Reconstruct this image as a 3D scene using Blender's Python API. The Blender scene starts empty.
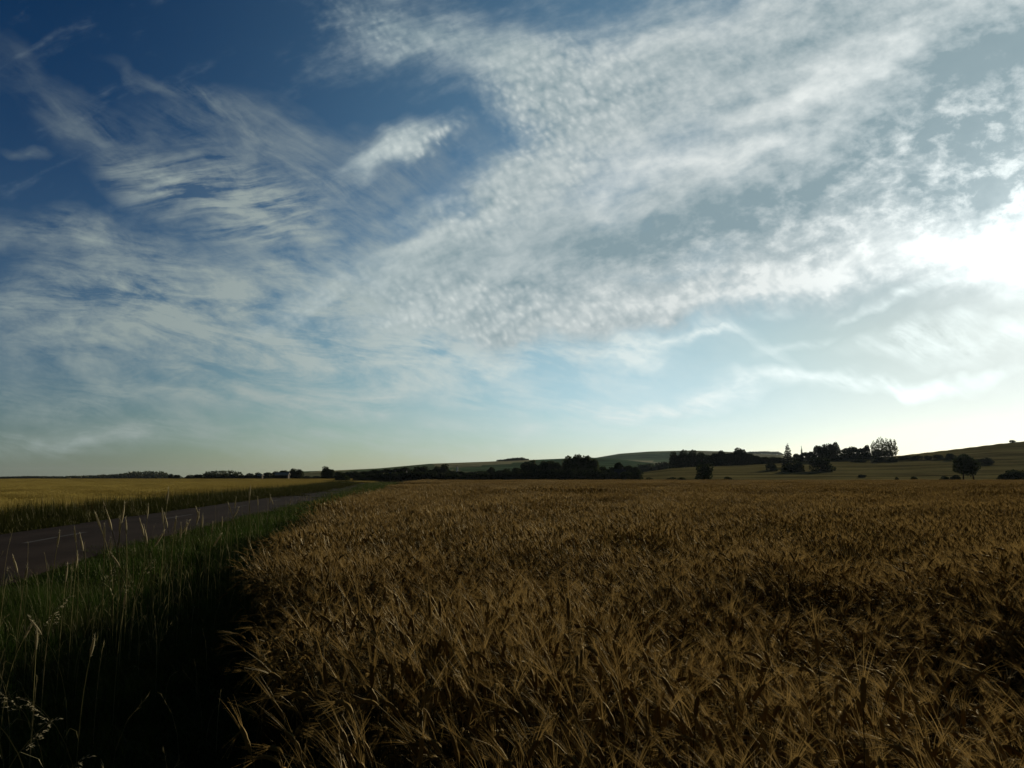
import bpy, bmesh, math, random
import numpy as np
from mathutils import Vector, Matrix

R = math.radians
SC = bpy.context.scene
COL = SC.collection
SC.view_settings.view_transform = 'Standard'
SC.view_settings.look = 'None'
SC.view_settings.gamma = 1.0
SC.view_settings.exposure = 0.0
# ---------------------------------------------------------------- camera
F_PX = 830.0
PITCH = math.atan2(477.0 - 384.0, F_PX)
CAM_H = 1.72
SUN_EL, SUN_AZ = R(13.0), R(34.0)          # azimuth clockwise from +Y


def pix_dir(px, py):
    x, y = (px - 512) / F_PX, (384 - py) / F_PX
    return (x, math.cos(PITCH) - math.sin(PITCH) * y, math.sin(PITCH) + math.cos(PITCH) * y)


def pix_uv(px, py):
    d = pix_dir(px, py)
    return d[0] / d[1], d[2] / d[1]


cam_data = bpy.data.cameras.new('camera')
cam = bpy.data.objects.new('camera', cam_data)
COL.objects.link(cam)
cam_data.sensor_width = 36.0
cam_data.lens = 36.0 * F_PX / 1024.0
cam_data.clip_start = 0.05
cam_data.clip_end = 40000.0
cam.location = (0, 0, CAM_H)
cam.rotation_euler = (math.pi / 2 + PITCH, 0, 0)
SC.camera = cam

# ---------------------------------------------------------------- sky
SUN_DIR = Vector((math.sin(SUN_AZ) * math.cos(SUN_EL), math.cos(SUN_AZ) * math.cos(SUN_EL), math.sin(SUN_EL)))


class Graph:
    """Small helper that writes shader math as node links."""

    def __init__(self, tree):
        self.t = tree

    def new(self, kind, **kw):
        n = self.t.nodes.new(kind)
        for k, v in kw.items():
            setattr(n, k, v)
        return n

    def put(self, sock, v):
        if isinstance(v, bpy.types.NodeSocket):
            self.t.links.new(v, sock)
        else:
            sock.default_value = v

    def m(self, op, a, b=None, c=None, clamp=False):
        n = self.new('ShaderNodeMath', operation=op, use_clamp=clamp)
        for i, v in enumerate((a, b, c)):
            if v is not None:
                self.put(n.inputs[i], v)
        return n.outputs[0]

    def vm(self, op, a, b=None, s=None):
        n = self.new('ShaderNodeVectorMath', operation=op)
        self.put(n.inputs[0], a)
        if b is not None:
            self.put(n.inputs[1], b)
        if s is not None:
            self.put(n.inputs['Scale'], s)
        return n.outputs['Value'] if op in ('DOT_PRODUCT', 'LENGTH', 'DISTANCE') else n.outputs['Vector']

    def rng(self, v, a, b, c=0.0, d=1.0, smooth=True):
        n = self.new('ShaderNodeMapRange', interpolation_type='SMOOTHSTEP' if smooth else 'LINEAR')
        for k, x in (('Value', v), ('From Min', a), ('From Max', b), ('To Min', c), ('To Max', d)):
            self.put(n.inputs[k], x)
        return n.outputs['Result']

    def noise(self, vec, scale, detail=4.0, rough=0.55, dist=0.0, lac=2.0, color=False):
        n = self.new('ShaderNodeTexNoise', noise_dimensions='3D')
        self.put(n.inputs['Vector'], vec)
        for k, x in (('Scale', scale), ('Detail', detail), ('Roughness', rough), ('Lacunarity', lac), ('Distortion', dist)):
            self.put(n.inputs[k], x)
        return n.outputs['Color' if color else 'Fac']

    def voronoi(self, vec, scale, smooth=0.6, rnd=1.0):
        n = self.new('ShaderNodeTexVoronoi', feature='SMOOTH_F1')
        self.put(n.inputs['Vector'], vec)
        for k, x in (('Scale', scale), ('Smoothness', smooth), ('Randomness', rnd)):
            self.put(n.inputs[k], x)
        return n.outputs['Distance']

    def mapping(self, vec, loc=(0, 0, 0), rot=(0, 0, 0), scale=(1, 1, 1), kind='TEXTURE'):
        n = self.new('ShaderNodeMapping', vector_type=kind)
        self.put(n.inputs['Vector'], vec)
        n.inputs['Location'].default_value = loc
        n.inputs['Rotation'].default_value = rot
        n.inputs['Scale'].default_value = scale
        return n.outputs[0]

    def xyz(self, x, y, z=0.0):
        n = self.new('ShaderNodeCombineXYZ')
        for i, v in enumerate((x, y, z)):
            self.put(n.inputs[i], v)
        return n.outputs[0]

    def mix(self, f, a, b, blend='MIX'):
        n = self.new('ShaderNodeMix', data_type='RGBA', blend_type=blend)
        self.put(n.inputs['Factor'], f)
        for s, v in ((n.inputs[6], a), (n.inputs[7], b)):
            self.put(s, v if isinstance(v, bpy.types.NodeSocket) else (*v, 1.0))
        return n.outputs[2]

    def scalec(self, colr, f):
        n = self.new('ShaderNodeVectorMath', operation='SCALE')
        self.put(n.inputs[0], colr)
        self.put(n.inputs['Scale'], f)
        return n.outputs[0]

    def ellipses(self, vec, items):
        """Sum of soft elliptical patches of sky: (x, y, rx, ry, tilt degrees, weight)."""
        tot = None
        for (px, py, rx, ry, ang, w) in items:
            u, v = pix_uv(px, py)
            p = self.mapping(vec, (u, v, 0), (0, 0, R(ang)), (rx / F_PX, ry / F_PX, 1))
            e = self.new('ShaderNodeTexGradient', gradient_type='SPHERICAL')
            self.t.links.new(p, e.inputs[0])
            tot = self.m('MULTIPLY_ADD', e.outputs['Fac'], w, 0.0 if tot is None else tot)
        return tot


def build_sky():
    w = bpy.data.worlds.new('World')
    SC.world = w
    w.use_nodes = True
    t = w.node_tree
    t.nodes.clear()
    g = Graph(t)
    out = g.new('ShaderNodeOutputWorld')
    bg = g.new('ShaderNodeBackground')
    t.links.new(bg.outputs[0], out.inputs[0])
    bg.inputs['Strength'].default_value = SKY_STR

    sky = g.new('ShaderNodeTexSky', sky_type='NISHITA')
    sky.sun_disc = False
    sky.sun_elevation = SUN_EL
    sky.sun_rotation = SUN_AZ
    sky.altitude = 200.0
    sky.air_density = 1.0
    sky.dust_density = 0.4
    sky.ozone_density = 3.0

    tc = g.new('ShaderNodeTexCoord')
    d = g.vm('NORMALIZE', tc.outputs['Generated'])
    sp = g.new('ShaderNodeSeparateXYZ')
    t.links.new(d, sp.inputs[0])
    dx, dy, dz = sp.outputs
    cosun = g.vm('DOT_PRODUCT', d, tuple(SUN_DIR))
    ang = g.m('ARCCOSINE', g.m('MINIMUM', cosun, 1.0))          # radians from the sun
    zpos = g.m('MAXIMUM', dz, 0.0)

    # clear sky: saturated, deep blue away from the sun
    dayl = g.scalec(sky.outputs[0], g.rng(ang, 0.05, 0.60, 0.57, 1.0))
    far = g.rng(ang, 0.28, 1.12)                              # 0 near the sun, 1 far away
    high = g.rng(zpos, 0.0, 0.5)
    tint_lo = g.mix(far, (0.60, 0.68, 0.82), (0.365, 0.425, 0.47))
    tint_hi = g.mix(far, (0.80, 0.96, 0.82), (0.050, 0.185, 0.305))
    clear = g.mix(1.0, dayl, g.mix(high, tint_lo, tint_hi), 'MULTIPLY')
    clear = g.mix(1.0, clear, g.mix(g.rng(zpos, 0.0, 0.17), g.mix(far, (0.82, 0.95, 1.28), (0.92, 0.98, 1.0)), (1.0, 1.0, 1.0)), 'MULTIPLY')

    mid = g.m('MULTIPLY', g.rng(g.m('ABSOLUTE', g.m('SUBTRACT', ang, 0.55)), 0.24, 0.60, 1.0, 0.0), g.rng(zpos, 0.10, 0.38, 1.0, 0.0))
    clear = g.mix(1.0, clear, g.mix(mid, (1.0, 1.0, 1.0), (1.52, 1.42, 1.17)), 'MULTIPLY')
    back = g.rng(dy, 0.05, 0.75)                               # unseen sky behind the camera, darkened to cut ambient light
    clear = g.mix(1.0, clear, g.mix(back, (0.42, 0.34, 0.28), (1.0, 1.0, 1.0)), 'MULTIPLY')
    clear = g.scalec(clear, g.rng(dz, 0.52, 0.80, 1.0, 0.55))  # sky above the view dimmed too, for less ambient light on the ground

    # tangent-plane coordinates of the western sky (fixed to the world)
    ysafe = g.m('MAXIMUM', dy, 0.08)
    uv = g.xyz(g.m('DIVIDE', dx, ysafe), g.m('DIVIDE', dz, ysafe))
    front = g.rng(dy, 0.25, 0.6)
    wob = g.vm('SCALE', g.vm('SUBTRACT', g.noise(uv, 5.0, 4.0, 0.55, color=True), (0.5, 0.5, 0.5)), s=0.16)
    wuv = g.vm('ADD', uv, wob)
    # cloud deck coordinates: the layer seen in perspective
    zz = g.m('ADD', zpos, 0.06)
    deck = g.xyz(g.m('DIVIDE', dx, zz), g.m('DIVIDE', dy, zz))

    # ---- layer 1: cirrus, fibrous and half transparent
    bend = g.vm('ADD', uv, g.vm('SCALE', wob, s=0.28))
    m1 = g.m('MINIMUM', g.ellipses(wuv, CIRRUS), 1.3)
    s1 = g.noise(g.mapping(bend, (0, 0, 0), (0, 0, R(-33)), (0.17, 0.034, 1)), 1.0, 8.0, 0.66, 0.5)
    s2 = g.noise(g.mapping(bend, (3, 1, 0), (0, 0, R(-9)), (0.18, 0.034, 1)), 1.0, 8.0, 0.68, 0.6)
    s4 = g.noise(g.mapping(bend, (7, 2, 0), (0, 0, R(9)), (0.10, 0.016, 1)), 1.0, 5.0, 0.58, 0.5)
    low = g.rng(g.vm('DOT_PRODUCT', uv, (0.25, 1.0, 0.0)), 0.12, 0.28)   # 1 = upper fan
    streak = g.m('ADD', g.m('MULTIPLY', s1, low), g.m('MULTIPLY', s2, g.m('SUBTRACT', 1.0, low)))
    comb = g.m('MINIMUM', g.ellipses(wuv, COMBED), 1.0)
    streak = g.m('ADD', g.m('MULTIPLY', streak, g.m('SUBTRACT', 1.0, comb)), g.m('MULTIPLY', s4, comb))
    soft = g.noise(g.mapping(uv, (1, 4, 0), (0, 0, R(-12)), (1.0, 0.55, 1)), 12.0, 8.0, 0.66, 0.3)
    fib = g.m('ADD', g.m('MULTIPLY', streak, 0.56), g.m('MULTIPLY', soft, 0.44))
    c1 = g.m('MULTIPLY', m1, g.rng(fib, 0.41, 0.61, 0.05, 1.15, False))
    c1 = g.rng(c1, 0.0, 1.0, 0.0, 0.86, False)
    c1 = g.m('MULTIPLY', c1, 1.0, clamp=True)

    # ---- layer 2: the thick altocumulus sheet
    m2 = g.ellipses(wuv, SHEET)
    s3 = g.noise(g.mapping(bend, (5, 3, 0), (0, 0, R(24)), (0.22, 0.055, 1)), 1.0, 7.0, 0.60, 0.4)
    puff = g.noise(g.mapping(uv, (2, 2, 0), (0, 0, R(12)), (1.0, 0.68, 1)), 24.0, 5.0, 0.62, 0.15)
    puff2 = g.noise(g.mapping(uv, (9, 4, 0), (0, 0, R(15)), (1.0, 0.7, 1)), 52.0, 4.0, 0.6, 0.1)
    dwob = g.vm('ADD', uv, g.vm('SCALE', g.noise(uv, 45.0, 2.0, 0.5, color=True), s=0.014))
    tiny_v = g.voronoi(g.mapping(dwob, (0, 0, 0), (0, 0, R(-50)), (1.0, 0.62, 1)), 88.0, 0.9)
    mack = g.m('MINIMUM', g.ellipses(wuv, MACKEREL), 1.0)
    fine = g.m('MINIMUM', g.ellipses(wuv, RIPPLES), 1.0)
    tiny = g.m('SUBTRACT', 0.40, tiny_v)
    st3 = g.m('SUBTRACT', s3, 0.5)
    pf = g.m('SUBTRACT', g.m('ADD', g.m('MULTIPLY', puff, 0.68), g.m('MULTIPLY', puff2, 0.32)), 0.5)
    tn = g.m('MULTIPLY', tiny, fine)
    dens2 = g.m('ADD', m2, g.m('ADD', g.m('MULTIPLY', st3, 0.9), g.m('ADD', g.m('MULTIPLY', pf, 0.55), g.m('MULTIPLY', tn, 0.55))))
    c2 = g.rng(dens2, 0.02, 1.05, 0.0, 0.97)

    # ---- shading of the sheet: thick parts block the light, thin ones let it through, more so near the sun
    br = g.m('MULTIPLY', g.m('SUBTRACT', g.ellipses(wuv, THIN), g.ellipses(wuv, THICK)), 1.5)
    br = g.m('ADD', br, -0.04)
    br = g.m('ADD', br, g.m('ADD', g.m('MULTIPLY', st3, 1.7), g.m('ADD', g.m('MULTIPLY', pf, 3.0), g.m('MULTIPLY', tn, 1.6))))
    spots = g.m('MULTIPLY', g.rng(puff, 0.44, 0.74), mack)
    br = g.m('ADD', br, g.m('MULTIPLY', spots, 0.8))
    br = g.rng(br, -1.05, 1.1, 0.0, 1.0, False)
    near = g.m('EXPONENT', g.m('MULTIPLY', ang, -6.0))
    dk = g.scalec(g.mix(far, (0.245, 0.342, 0.382), (0.225, 0.325, 0.36)), g.m('ADD', 0.92, g.m('MULTIPLY', near, 0.35)))
    lt = g.scalec(g.mix(far, (1.0, 1.06, 1.04), (0.86, 1.0, 0.98)), g.m('ADD', 0.63, g.m('MULTIPLY', near, 1.0)))
    sheet_c = g.mix(br, dk, lt)
    cir_c = g.scalec(g.mix(far, (0.92, 1.02, 1.0), (0.84, 1.0, 0.95)), g.m('ADD', g.m('MULTIPLY', mid, g.rng(ang, 0.40, 1.05, 0.36, 0.0)), g.m('ADD', 0.37, g.m('MULTIPLY', near, 1.9))))
    cov1 = g.m('MULTIPLY', g.m('MULTIPLY', c1, front), g.rng(dz, 0.0, 0.03))
    cov2 = g.m('MULTIPLY', g.m('MULTIPLY', c2, front), g.rng(dz, 0.0, 0.03))
    sky_c = g.mix(cov1, clear, g.scalec(cir_c, CLOUD_GAIN / SKY_STR))
    sky_c = g.mix(cov2, sky_c, g.scalec(sheet_c, CLOUD_GAIN / SKY_STR))
    cell_n = puff

    # thin veil of cloud that the hidden sun lights from behind
    veil = g.m('ADD', g.m('MULTIPLY', g.m('EXPONENT', g.m('MULTIPLY', ang, -18.0)), 1.1), g.m('MULTIPLY', g.m('EXPONENT', g.m('MULTIPLY', ang, -3.5)), 0.04))
    veil = g.m('MULTIPLY', veil, g.m('ADD', 0.75, g.m('MULTIPLY', g.m('SUBTRACT', cell_n, 0.5), 1.0)))
    sky_c = g.vm('ADD', sky_c, g.scalec(g.mix(0.0, (1.0, 1.0, 0.93), (1, 1, 1)), g.m('MULTIPLY', veil, VEIL_GAIN / SKY_STR)))
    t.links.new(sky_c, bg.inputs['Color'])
    w.cycles.sampling_method = 'MANUAL'
    w.cycles.sample_map_resolution = 1024


SKY_STR, CLOUD_GAIN, VEIL_GAIN = 0.1, 1.0, 1.0
CIRRUS = [
    (90, 108, 170, 30, -30, 0.28), (180, 92, 120, 10, -32, 0.32), (30, 137, 36, 12, -5, 0.35), (130, 150, 140, 30, -30, 0.26), (240, 150, 150, 50, -28, 0.5),
    (215, 200, 140, 52, -20, 1.1), (255, 215, 90, 40, -25, 0.7), (300, 125, 130, 34, -15, 0.5), (340, 200, 150, 60, -22, 0.5), (400, 165, 120, 45, 5, 0.4),
    (40, 225, 110, 22, -10, 0.5), (90, 248, 110, 26, -12, 0.6), (60, 290, 220, 40, -10, 0.45), (330, 300, 320, 72, -8, 1.3), (160, 330, 320, 66, -10, 0.8), (330, 350, 460, 64, -2, 1.0),
    (560, 350, 170, 34, 3, 0.75), (650, 346, 90, 9, 5, 0.9), (100, 390, 320, 30, -3, 0.8), (420, 398, 280, 24, 2, 0.8), (250, 436, 480, 26, 0, 0.75), (90, 425, 160, 20, 0, 0.7), (600, 425, 300, 14, 1, 0.5),
    (420, 235, 130, 46, 10, 0.5), (440, 232, 80, 14, 26, 0.9), (480, 185, 60, 24, 20, 0.6), (520, 205, 90, 30, 25, 0.6),
    (600, 405, 160, 14, 4, 0.45), (760, 388, 220, 17, 6, 1.0), (900, 376, 160, 14, 4, 0.8), (640, 402, 170, 14, 3, 0.6), (705, 340, 34, 5, 6, 0.8), (640, 357, 50, 5, 4, 0.6), (715, 330, 110, 10, -28, 0.6),
    (790, 345, 60, 8, 18, 0.5), (770, 318, 40, 5, 14, 0.6), (900, 300, 90, 8, 14, 0.7), (900, 335, 100, 14, 10, 0.4), (960, 340, 120, 20, 0, 0.5),
]
COMBED = [(215, 198, 150, 70, -20, 2.6)]
SHEET = [
    (560, 150, 130, 100, 0, 0.5), (490, 212, 140, 40, 24, 0.45), (400, 60, 120, 60, -30, 0.3),
    (430, 20, 190, 70, -24, 0.7), (540, 80, 120, 80, -25, 0.7), (640, 60, 200, 130, 15, 0.8), (800, 80, 260, 170, 15, 1.0), (990, 120, 220, 210, 10, 1.4), (690, 225, 260, 105, 12, 1.15),
    (900, 220, 240, 110, 10, 0.9), (520, 270, 190, 60, 5, 0.8), (600, 314, 180, 32, 3, 0.85), (470, 190, 90, 34, 20, 0.42), (410, 215, 70, 22, 24, 0.4), (760, 285, 200, 48, 12, 0.6), (1020, 250, 160, 70, 0, 0.8), (1010, 20, 160, 110, 0, 0.9), (880, 20, 160, 80, 0, 0.6), (420, 300, 220, 60, 5, 0.85), (540, 330, 210, 36, 3, 0.9), (470, 265, 150, 50, 8, 0.6), (500, 235, 130, 30, 20, 0.55),
    (460, 222, 100, 18, 26, 0.6), (402, 146, 72, 26, 8, 0.95), (525, 180, 60, 40, 25, 0.5), (365, 165, 50, 22, 0, 0.4),
]
MACKEREL = [(900, 205, 260, 100, 20, 1.2), (760, 270, 240, 60, 14, 1.1), (990, 180, 160, 120, 0, 0.8), (650, 270, 160, 50, 10, 0.7)]
RIPPLES = [(430, 310, 220, 60, 3, 0.9), (380, 20, 120, 60, -20, 0.5), (560, 95, 120, 95, 15, 1.3), (425, 150, 70, 26, 8, 1.2), (490, 205, 130, 50, 24, 1.0), (540, 325, 190, 40, 3, 0.8), (740, 295, 190, 34, 10, 0.8), (700, 70, 120, 60, 25, 0.4)]
THICK = [
    (700, 218, 170, 50, 16, 0.72), (590, 242, 110, 38, 8, 0.55), (835, 160, 170, 46, 26, 0.62), (1000, 195, 100, 46, 18, 0.6), (970, 90, 170, 90, 30, 0.7), (1010, 30, 140, 80, 10, 0.5), (1000, 150, 120, 60, 20, 0.5), (655, 95, 50, 40, 30, 0.45),
    (765, 112, 80, 20, 15, 0.4), (810, 38, 140, 36, 14, 0.4), (910, 195, 180, 60, 14, 0.35), (500, 290, 120, 34, 5, 0.35), (700, 45, 70, 30, 12, 0.3), (560, 90, 90, 60, 0, 0.15), (470, 260, 60, 18, 5, 0.4), (430, 20, 140, 50, -20, 0.25),
]
THIN = [
    (790, 90, 230, 22, 27, 0.55), (700, 152, 150, 20, 12, 0.5), (620, 160, 120, 26, 24, 0.35), (660, 30, 160, 22, 20, 0.4), (900, 55, 110, 14, 30, 0.4), (800, 282, 190, 26, 10, 0.6), (620, 316, 180, 22, 2, 0.3),
    (1010, 262, 120, 44, 10, 0.8), (460, 222, 100, 14, 26, 0.4), (400, 150, 60, 18, 8, 0.35), (600, 190, 100, 20, 24, 0.25), (460, 320, 160, 30, 4, 0.15), (850, 258, 140, 26, 16, 0.4),
]
rng = np.random.default_rng(11)
random.seed(11)


# ---------------------------------------------------------------- object helpers
def tag(o, label=None, cat=None, group=None, kind=None):
    for k, v in (('label', label), ('category', cat), ('group', group), ('kind', kind)):
        if v:
            o[k] = v
    return o


def mesh_obj(name, verts, faces, mats=(), mat_idx=None, parent=None, smooth=False, attrs=None, link=True):
    me = bpy.data.meshes.new(name)
    me.from_pydata([tuple(map(float, v)) for v in verts], [], [tuple(map(int, f)) for f in faces])
    for m in mats:
        me.materials.append(m)
    if mat_idx is not None:
        me.polygons.foreach_set('material_index', np.asarray(mat_idx, np.int32))
    if smooth:
        me.polygons.foreach_set('use_smooth', np.ones(len(me.polygons), bool))
    for k, (typ, vals) in (attrs or {}).items():
        a = me.attributes.new(k, typ, 'POINT')
        vals = np.asarray(vals, np.float32 if typ != 'INT' else np.int32)
        a.data.foreach_set('color' if typ == 'FLOAT_COLOR' else 'value', vals.ravel())
    me.update()
    o = bpy.data.objects.new(name, me)
    if link:
        COL.objects.link(o)
    if parent:
        o.parent = parent
    return o


def empty(name, loc):
    o = bpy.data.objects.new(name, None)
    o.empty_display_size = 0.3
    o.location = loc
    COL.objects.link(o)
    return o


class MB:
    """Collects ribbons, tubes and boxes into one mesh with a material index and a 'var' value per point."""

    def __init__(self):
        self.v, self.f, self.m, self.a = [], [], [], []

    def add(self, vs, fs, mi=0, var=0.5):
        n = len(self.v)
        self.v.extend(vs)
        self.f.extend([tuple(i + n for i in f) for f in fs])
        self.m.extend([mi] * len(fs))
        self.a.extend([var] * len(vs))

    def ribbon(self, pts, widths, side, mi=0, var=0.5):
        vs, fs = [], []
        for p, w in zip(pts, widths):
            vs.append(p - side * (w / 2))
            vs.append(p + side * (w / 2))
        for i in range(len(pts) - 1):
            fs.append((2 * i, 2 * i + 1, 2 * i + 3, 2 * i + 2))
        self.add(vs, fs, mi, var)

    def blade(self, a, b, w, side, mi=0, var=0.5):
        self.add([a - side * (w / 2), a + side * (w / 2), b], [(0, 1, 2)], mi, var)

    def tube(self, pts, radii, n=5, mi=0, var=0.5, cap=True):
        vs, fs = [], []
        k = len(pts)
        for i, p in enumerate(pts):
            t = (pts[min(i + 1, k - 1)] - pts[max(i - 1, 0)])
            t = t / (np.linalg.norm(t) + 1e-9)
            u = np.cross(t, (0.13, 0.97, 0.2))
            u /= np.linalg.norm(u) + 1e-9
            w = np.cross(t, u)
            for j in range(n):
                an = 2 * math.pi * j / n
                vs.append(p + (u * math.cos(an) + w * math.sin(an)) * radii[i])
        for i in range(k - 1):
            for j in range(n):
                fs.append((i * n + j, i * n + (j + 1) % n, (i + 1) * n + (j + 1) % n, (i + 1) * n + j))
        if cap:
            fs.append(tuple(range(n))[::-1])
            fs.append(tuple((k - 1) * n + j for j in range(n)))
        self.add(vs, fs, mi, var)

    def box(self, c, s, mi=0, var=0.5):
        x, y, z = c
        a, b, d = s[0] / 2, s[1] / 2, s[2] / 2
        vs = [np.array((x + i * a, y + j * b, z + k * d)) for k in (-1, 1) for j in (-1, 1) for i in (-1, 1)]
        self.add(vs, [(0, 2, 3, 1), (4, 5, 7, 6), (0, 1, 5, 4), (2, 6, 7, 3), (0, 4, 6, 2), (1, 3, 7, 5)], mi, var)

    def obj(self, name, mats, parent=None, smooth=False, link=True):
        return mesh_obj(name, self.v, self.f, mats, self.m, parent, smooth, {'var': ('FLOAT', self.a)}, link)


# ---------------------------------------------------------------- materials
def new_mat(name):
    m = bpy.data.materials.new(name)
    m.use_nodes = True
    m.node_tree.nodes.clear()
    g = Graph(m.node_tree)
    out = g.new('ShaderNodeOutputMaterial')
    return m, g, out


def plant_mat(name, c_a, c_b, trans=0.35, trans_tint=1.0, spec=0.15, rough=0.55, patch=None, patch_scale=0.15):
    """Thin plant matter: reflects, lets light through, a weak sheen. Colour runs from c_a to c_b with the point value."""
    m, g, out = new_mat(name)
    at = g.new('ShaderNodeAttribute', attribute_name='var')
    oi = g.new('ShaderNodeObjectInfo')
    f = g.m('ADD', g.m('MULTIPLY', at.outputs['Fac'], 0.7), g.m('MULTIPLY', oi.outputs['Random'], 0.3))
    c = g.mix(f, c_a, c_b)
    if patch:
        geo = g.new('ShaderNodeNewGeometry')
        n = g.noise(geo.outputs['Position'], patch_scale, 3.0, 0.6)
        c = g.mix(g.rng(n, 0.42, 0.66, 0.0, 0.75), c, patch)
    dif = g.new('ShaderNodeBsdfDiffuse')
    tra = g.new('ShaderNodeBsdfTranslucent')
    glo = g.new('ShaderNodeBsdfGlossy')
    glo.inputs['Roughness'].default_value = rough
    g.put(dif.inputs['Color'], c)
    g.put(tra.inputs['Color'], g.scalec(c, trans_tint))
    glo.inputs['Color'].default_value = (0.45, 0.40, 0.28, 1)
    mx = g.new('ShaderNodeMixShader')
    mx.inputs[0].default_value = trans
    g.t.links.new(dif.outputs[0], mx.inputs[1])
    g.t.links.new(tra.outputs[0], mx.inputs[2])
    fr = g.new('ShaderNodeFresnel')
    fr.inputs['IOR'].default_value = 1.35
    mx2 = g.new('ShaderNodeMixShader')
    g.put(mx2.inputs[0], g.m('MULTIPLY', fr.outputs[0], spec))
    g.t.links.new(mx.outputs[0], mx2.inputs[1])
    g.t.links.new(glo.outputs[0], mx2.inputs[2])
    g.t.links.new(mx2.outputs[0], out.inputs[0])
    return m


def solid_mat(name, c_a, c_b, scale=1.0, rough=0.8, spec=0.2, bump=0.0, detail=5.0, coord='pos'):
    m, g, out = new_mat(name)
    geo = g.new('ShaderNodeNewGeometry')
    n = g.noise(geo.outputs['Position'], scale, detail, 0.6)
    p = g.new('ShaderNodeBsdfPrincipled')
    g.put(p.inputs['Base Color'], g.mix(g.rng(n, 0.3, 0.7), c_a, c_b))
    p.inputs['Roughness'].default_value = rough
    p.inputs['Specular IOR Level'].default_value = spec
    if bump:
        b = g.new('ShaderNodeBump')
        b.inputs['Strength'].default_value = bump
        b.inputs['Distance'].default_value = 0.02
        g.t.links.new(n, b.inputs['Height'])
        g.t.links.new(b.outputs[0], p.inputs['Normal'])
    g.t.links.new(p.outputs[0], out.inputs[0])
    return m


# ---------------------------------------------------------------- land form
EDGE_Y = np.array([-30, -8, 0, 4, 8, 19, 40, 80, 115, 150, 190, 225, 240.])
EDGE_X = np.array([9.3, 2.95, 0.5, -1.0, -2.45, -4.75, -7.6, -11.8, -15.6, -19.0, -23.0, -26.0, -27.])
ROAD_Y = np.array([-60, -20, 0, 13, 23, 39, 64, 110, 160, 210, 245, 262, 270, 275, 280.])
ROAD_X = np.array([6.0, -1.6, -5.4, -8.1, -10.0, -11.9, -14.8, -20.5, -28.0, -36.0, -40.0, -34.0, -20.0, 5.0, 60.])
ROAD_W = 4.8
FIELD_FAR = 226.0


def smooth_curve(ky, kx):
    """Catmull-Rom through the knots, returned as dense points."""
    P = np.stack([kx, ky], 1)
    P = np.vstack([2 * P[0] - P[1], P, 2 * P[-1] - P[-2]])
    out = []
    for i in range(1, len(P) - 2):
        for t in np.linspace(0, 1, 14, endpoint=False):
            a, b, c, d = P[i - 1], P[i], P[i + 1], P[i + 2]
            out.append(0.5 * (2 * b + (c - a) * t + (2 * a - 5 * b + 4 * c - d) * t ** 2 + (3 * b - a - 3 * c + d) * t ** 3))
    out.append(P[-2])
    return np.array(out)


RC = smooth_curve(ROAD_Y, ROAD_X)                      # near (right-hand) kerb line of the road
_t = np.gradient(RC, axis=0)
_t /= np.linalg.norm(_t, axis=1)[:, None]
RN = np.stack([-_t[:, 1], _t[:, 0]], 1)                # points to the far side of the road
RMID = RC + RN * (ROAD_W / 2)


def edge_x(y):
    return np.interp(y, EDGE_Y, EDGE_X)


def road_dist(x, y):
    """Signed distance from the middle of the road; positive on the far (field) side."""
    x, y = np.atleast_1d(x).astype(float), np.atleast_1d(y).astype(float)
    best, sgn = np.full(x.shape, 1e9), np.ones(x.shape)
    for i in range(0, len(RMID), 2):
        dx, dy = x - RMID[i, 0], y - RMID[i, 1]
        d = np.hypot(dx, dy)
        s = dx * RN[i, 0] + dy * RN[i, 1]
        k = d < best
        best[k] = d[k]
        sgn[k] = s[k]
    return np.where(best < 40, np.where(np.abs(sgn) < best, np.sign(sgn) * np.maximum(np.abs(sgn), best * 0.98), sgn), np.sign(sgn) * best)


def prof(pts):
    u = [pix_uv(a, b)[0] for a, b in pts]
    v = [pix_uv(a, b)[1] for a, b in pts]
    return np.array(u), np.array(v)


CREST_D = prof([(-200, 479), (560, 479.2), (610, 477), (640, 472.5), (670, 468.5), (700, 466.5), (740, 465.5), (780, 463), (820, 460.5), (860, 458.5), (900, 455.5), (930, 452), (960, 448.5), (1000, 443.5), (1024, 441), (1100, 434), (1250, 425)])
DIST_D = (np.array([-1.2, 0.1, 0.25, 0.45, 0.62, 1.2]), np.array([430, 430, 500, 600, 700, 760.]))
CREST_B = prof([(-200, 478.3), (150, 478), (240, 476.5), (290, 471.8), (335, 470.4), (380, 468.3), (430, 463.8), (480, 462), (530, 460), (560, 458.8), (590, 457.6), (615, 459), (650, 463), (700, 468), (800, 470), (1250, 470)])
CREST_C = prof([(-200, 478), (420, 477), (540, 468), (590, 459), (620, 454), (650, 451.8), (690, 450.8), (720, 451.6), (750, 453.5), (782, 455), (800, 460), (860, 468), (1250, 470)])


def sstep(t):
    t = np.clip(t, 0, 1)
    return t * t * (3 - 2 * t)


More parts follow.
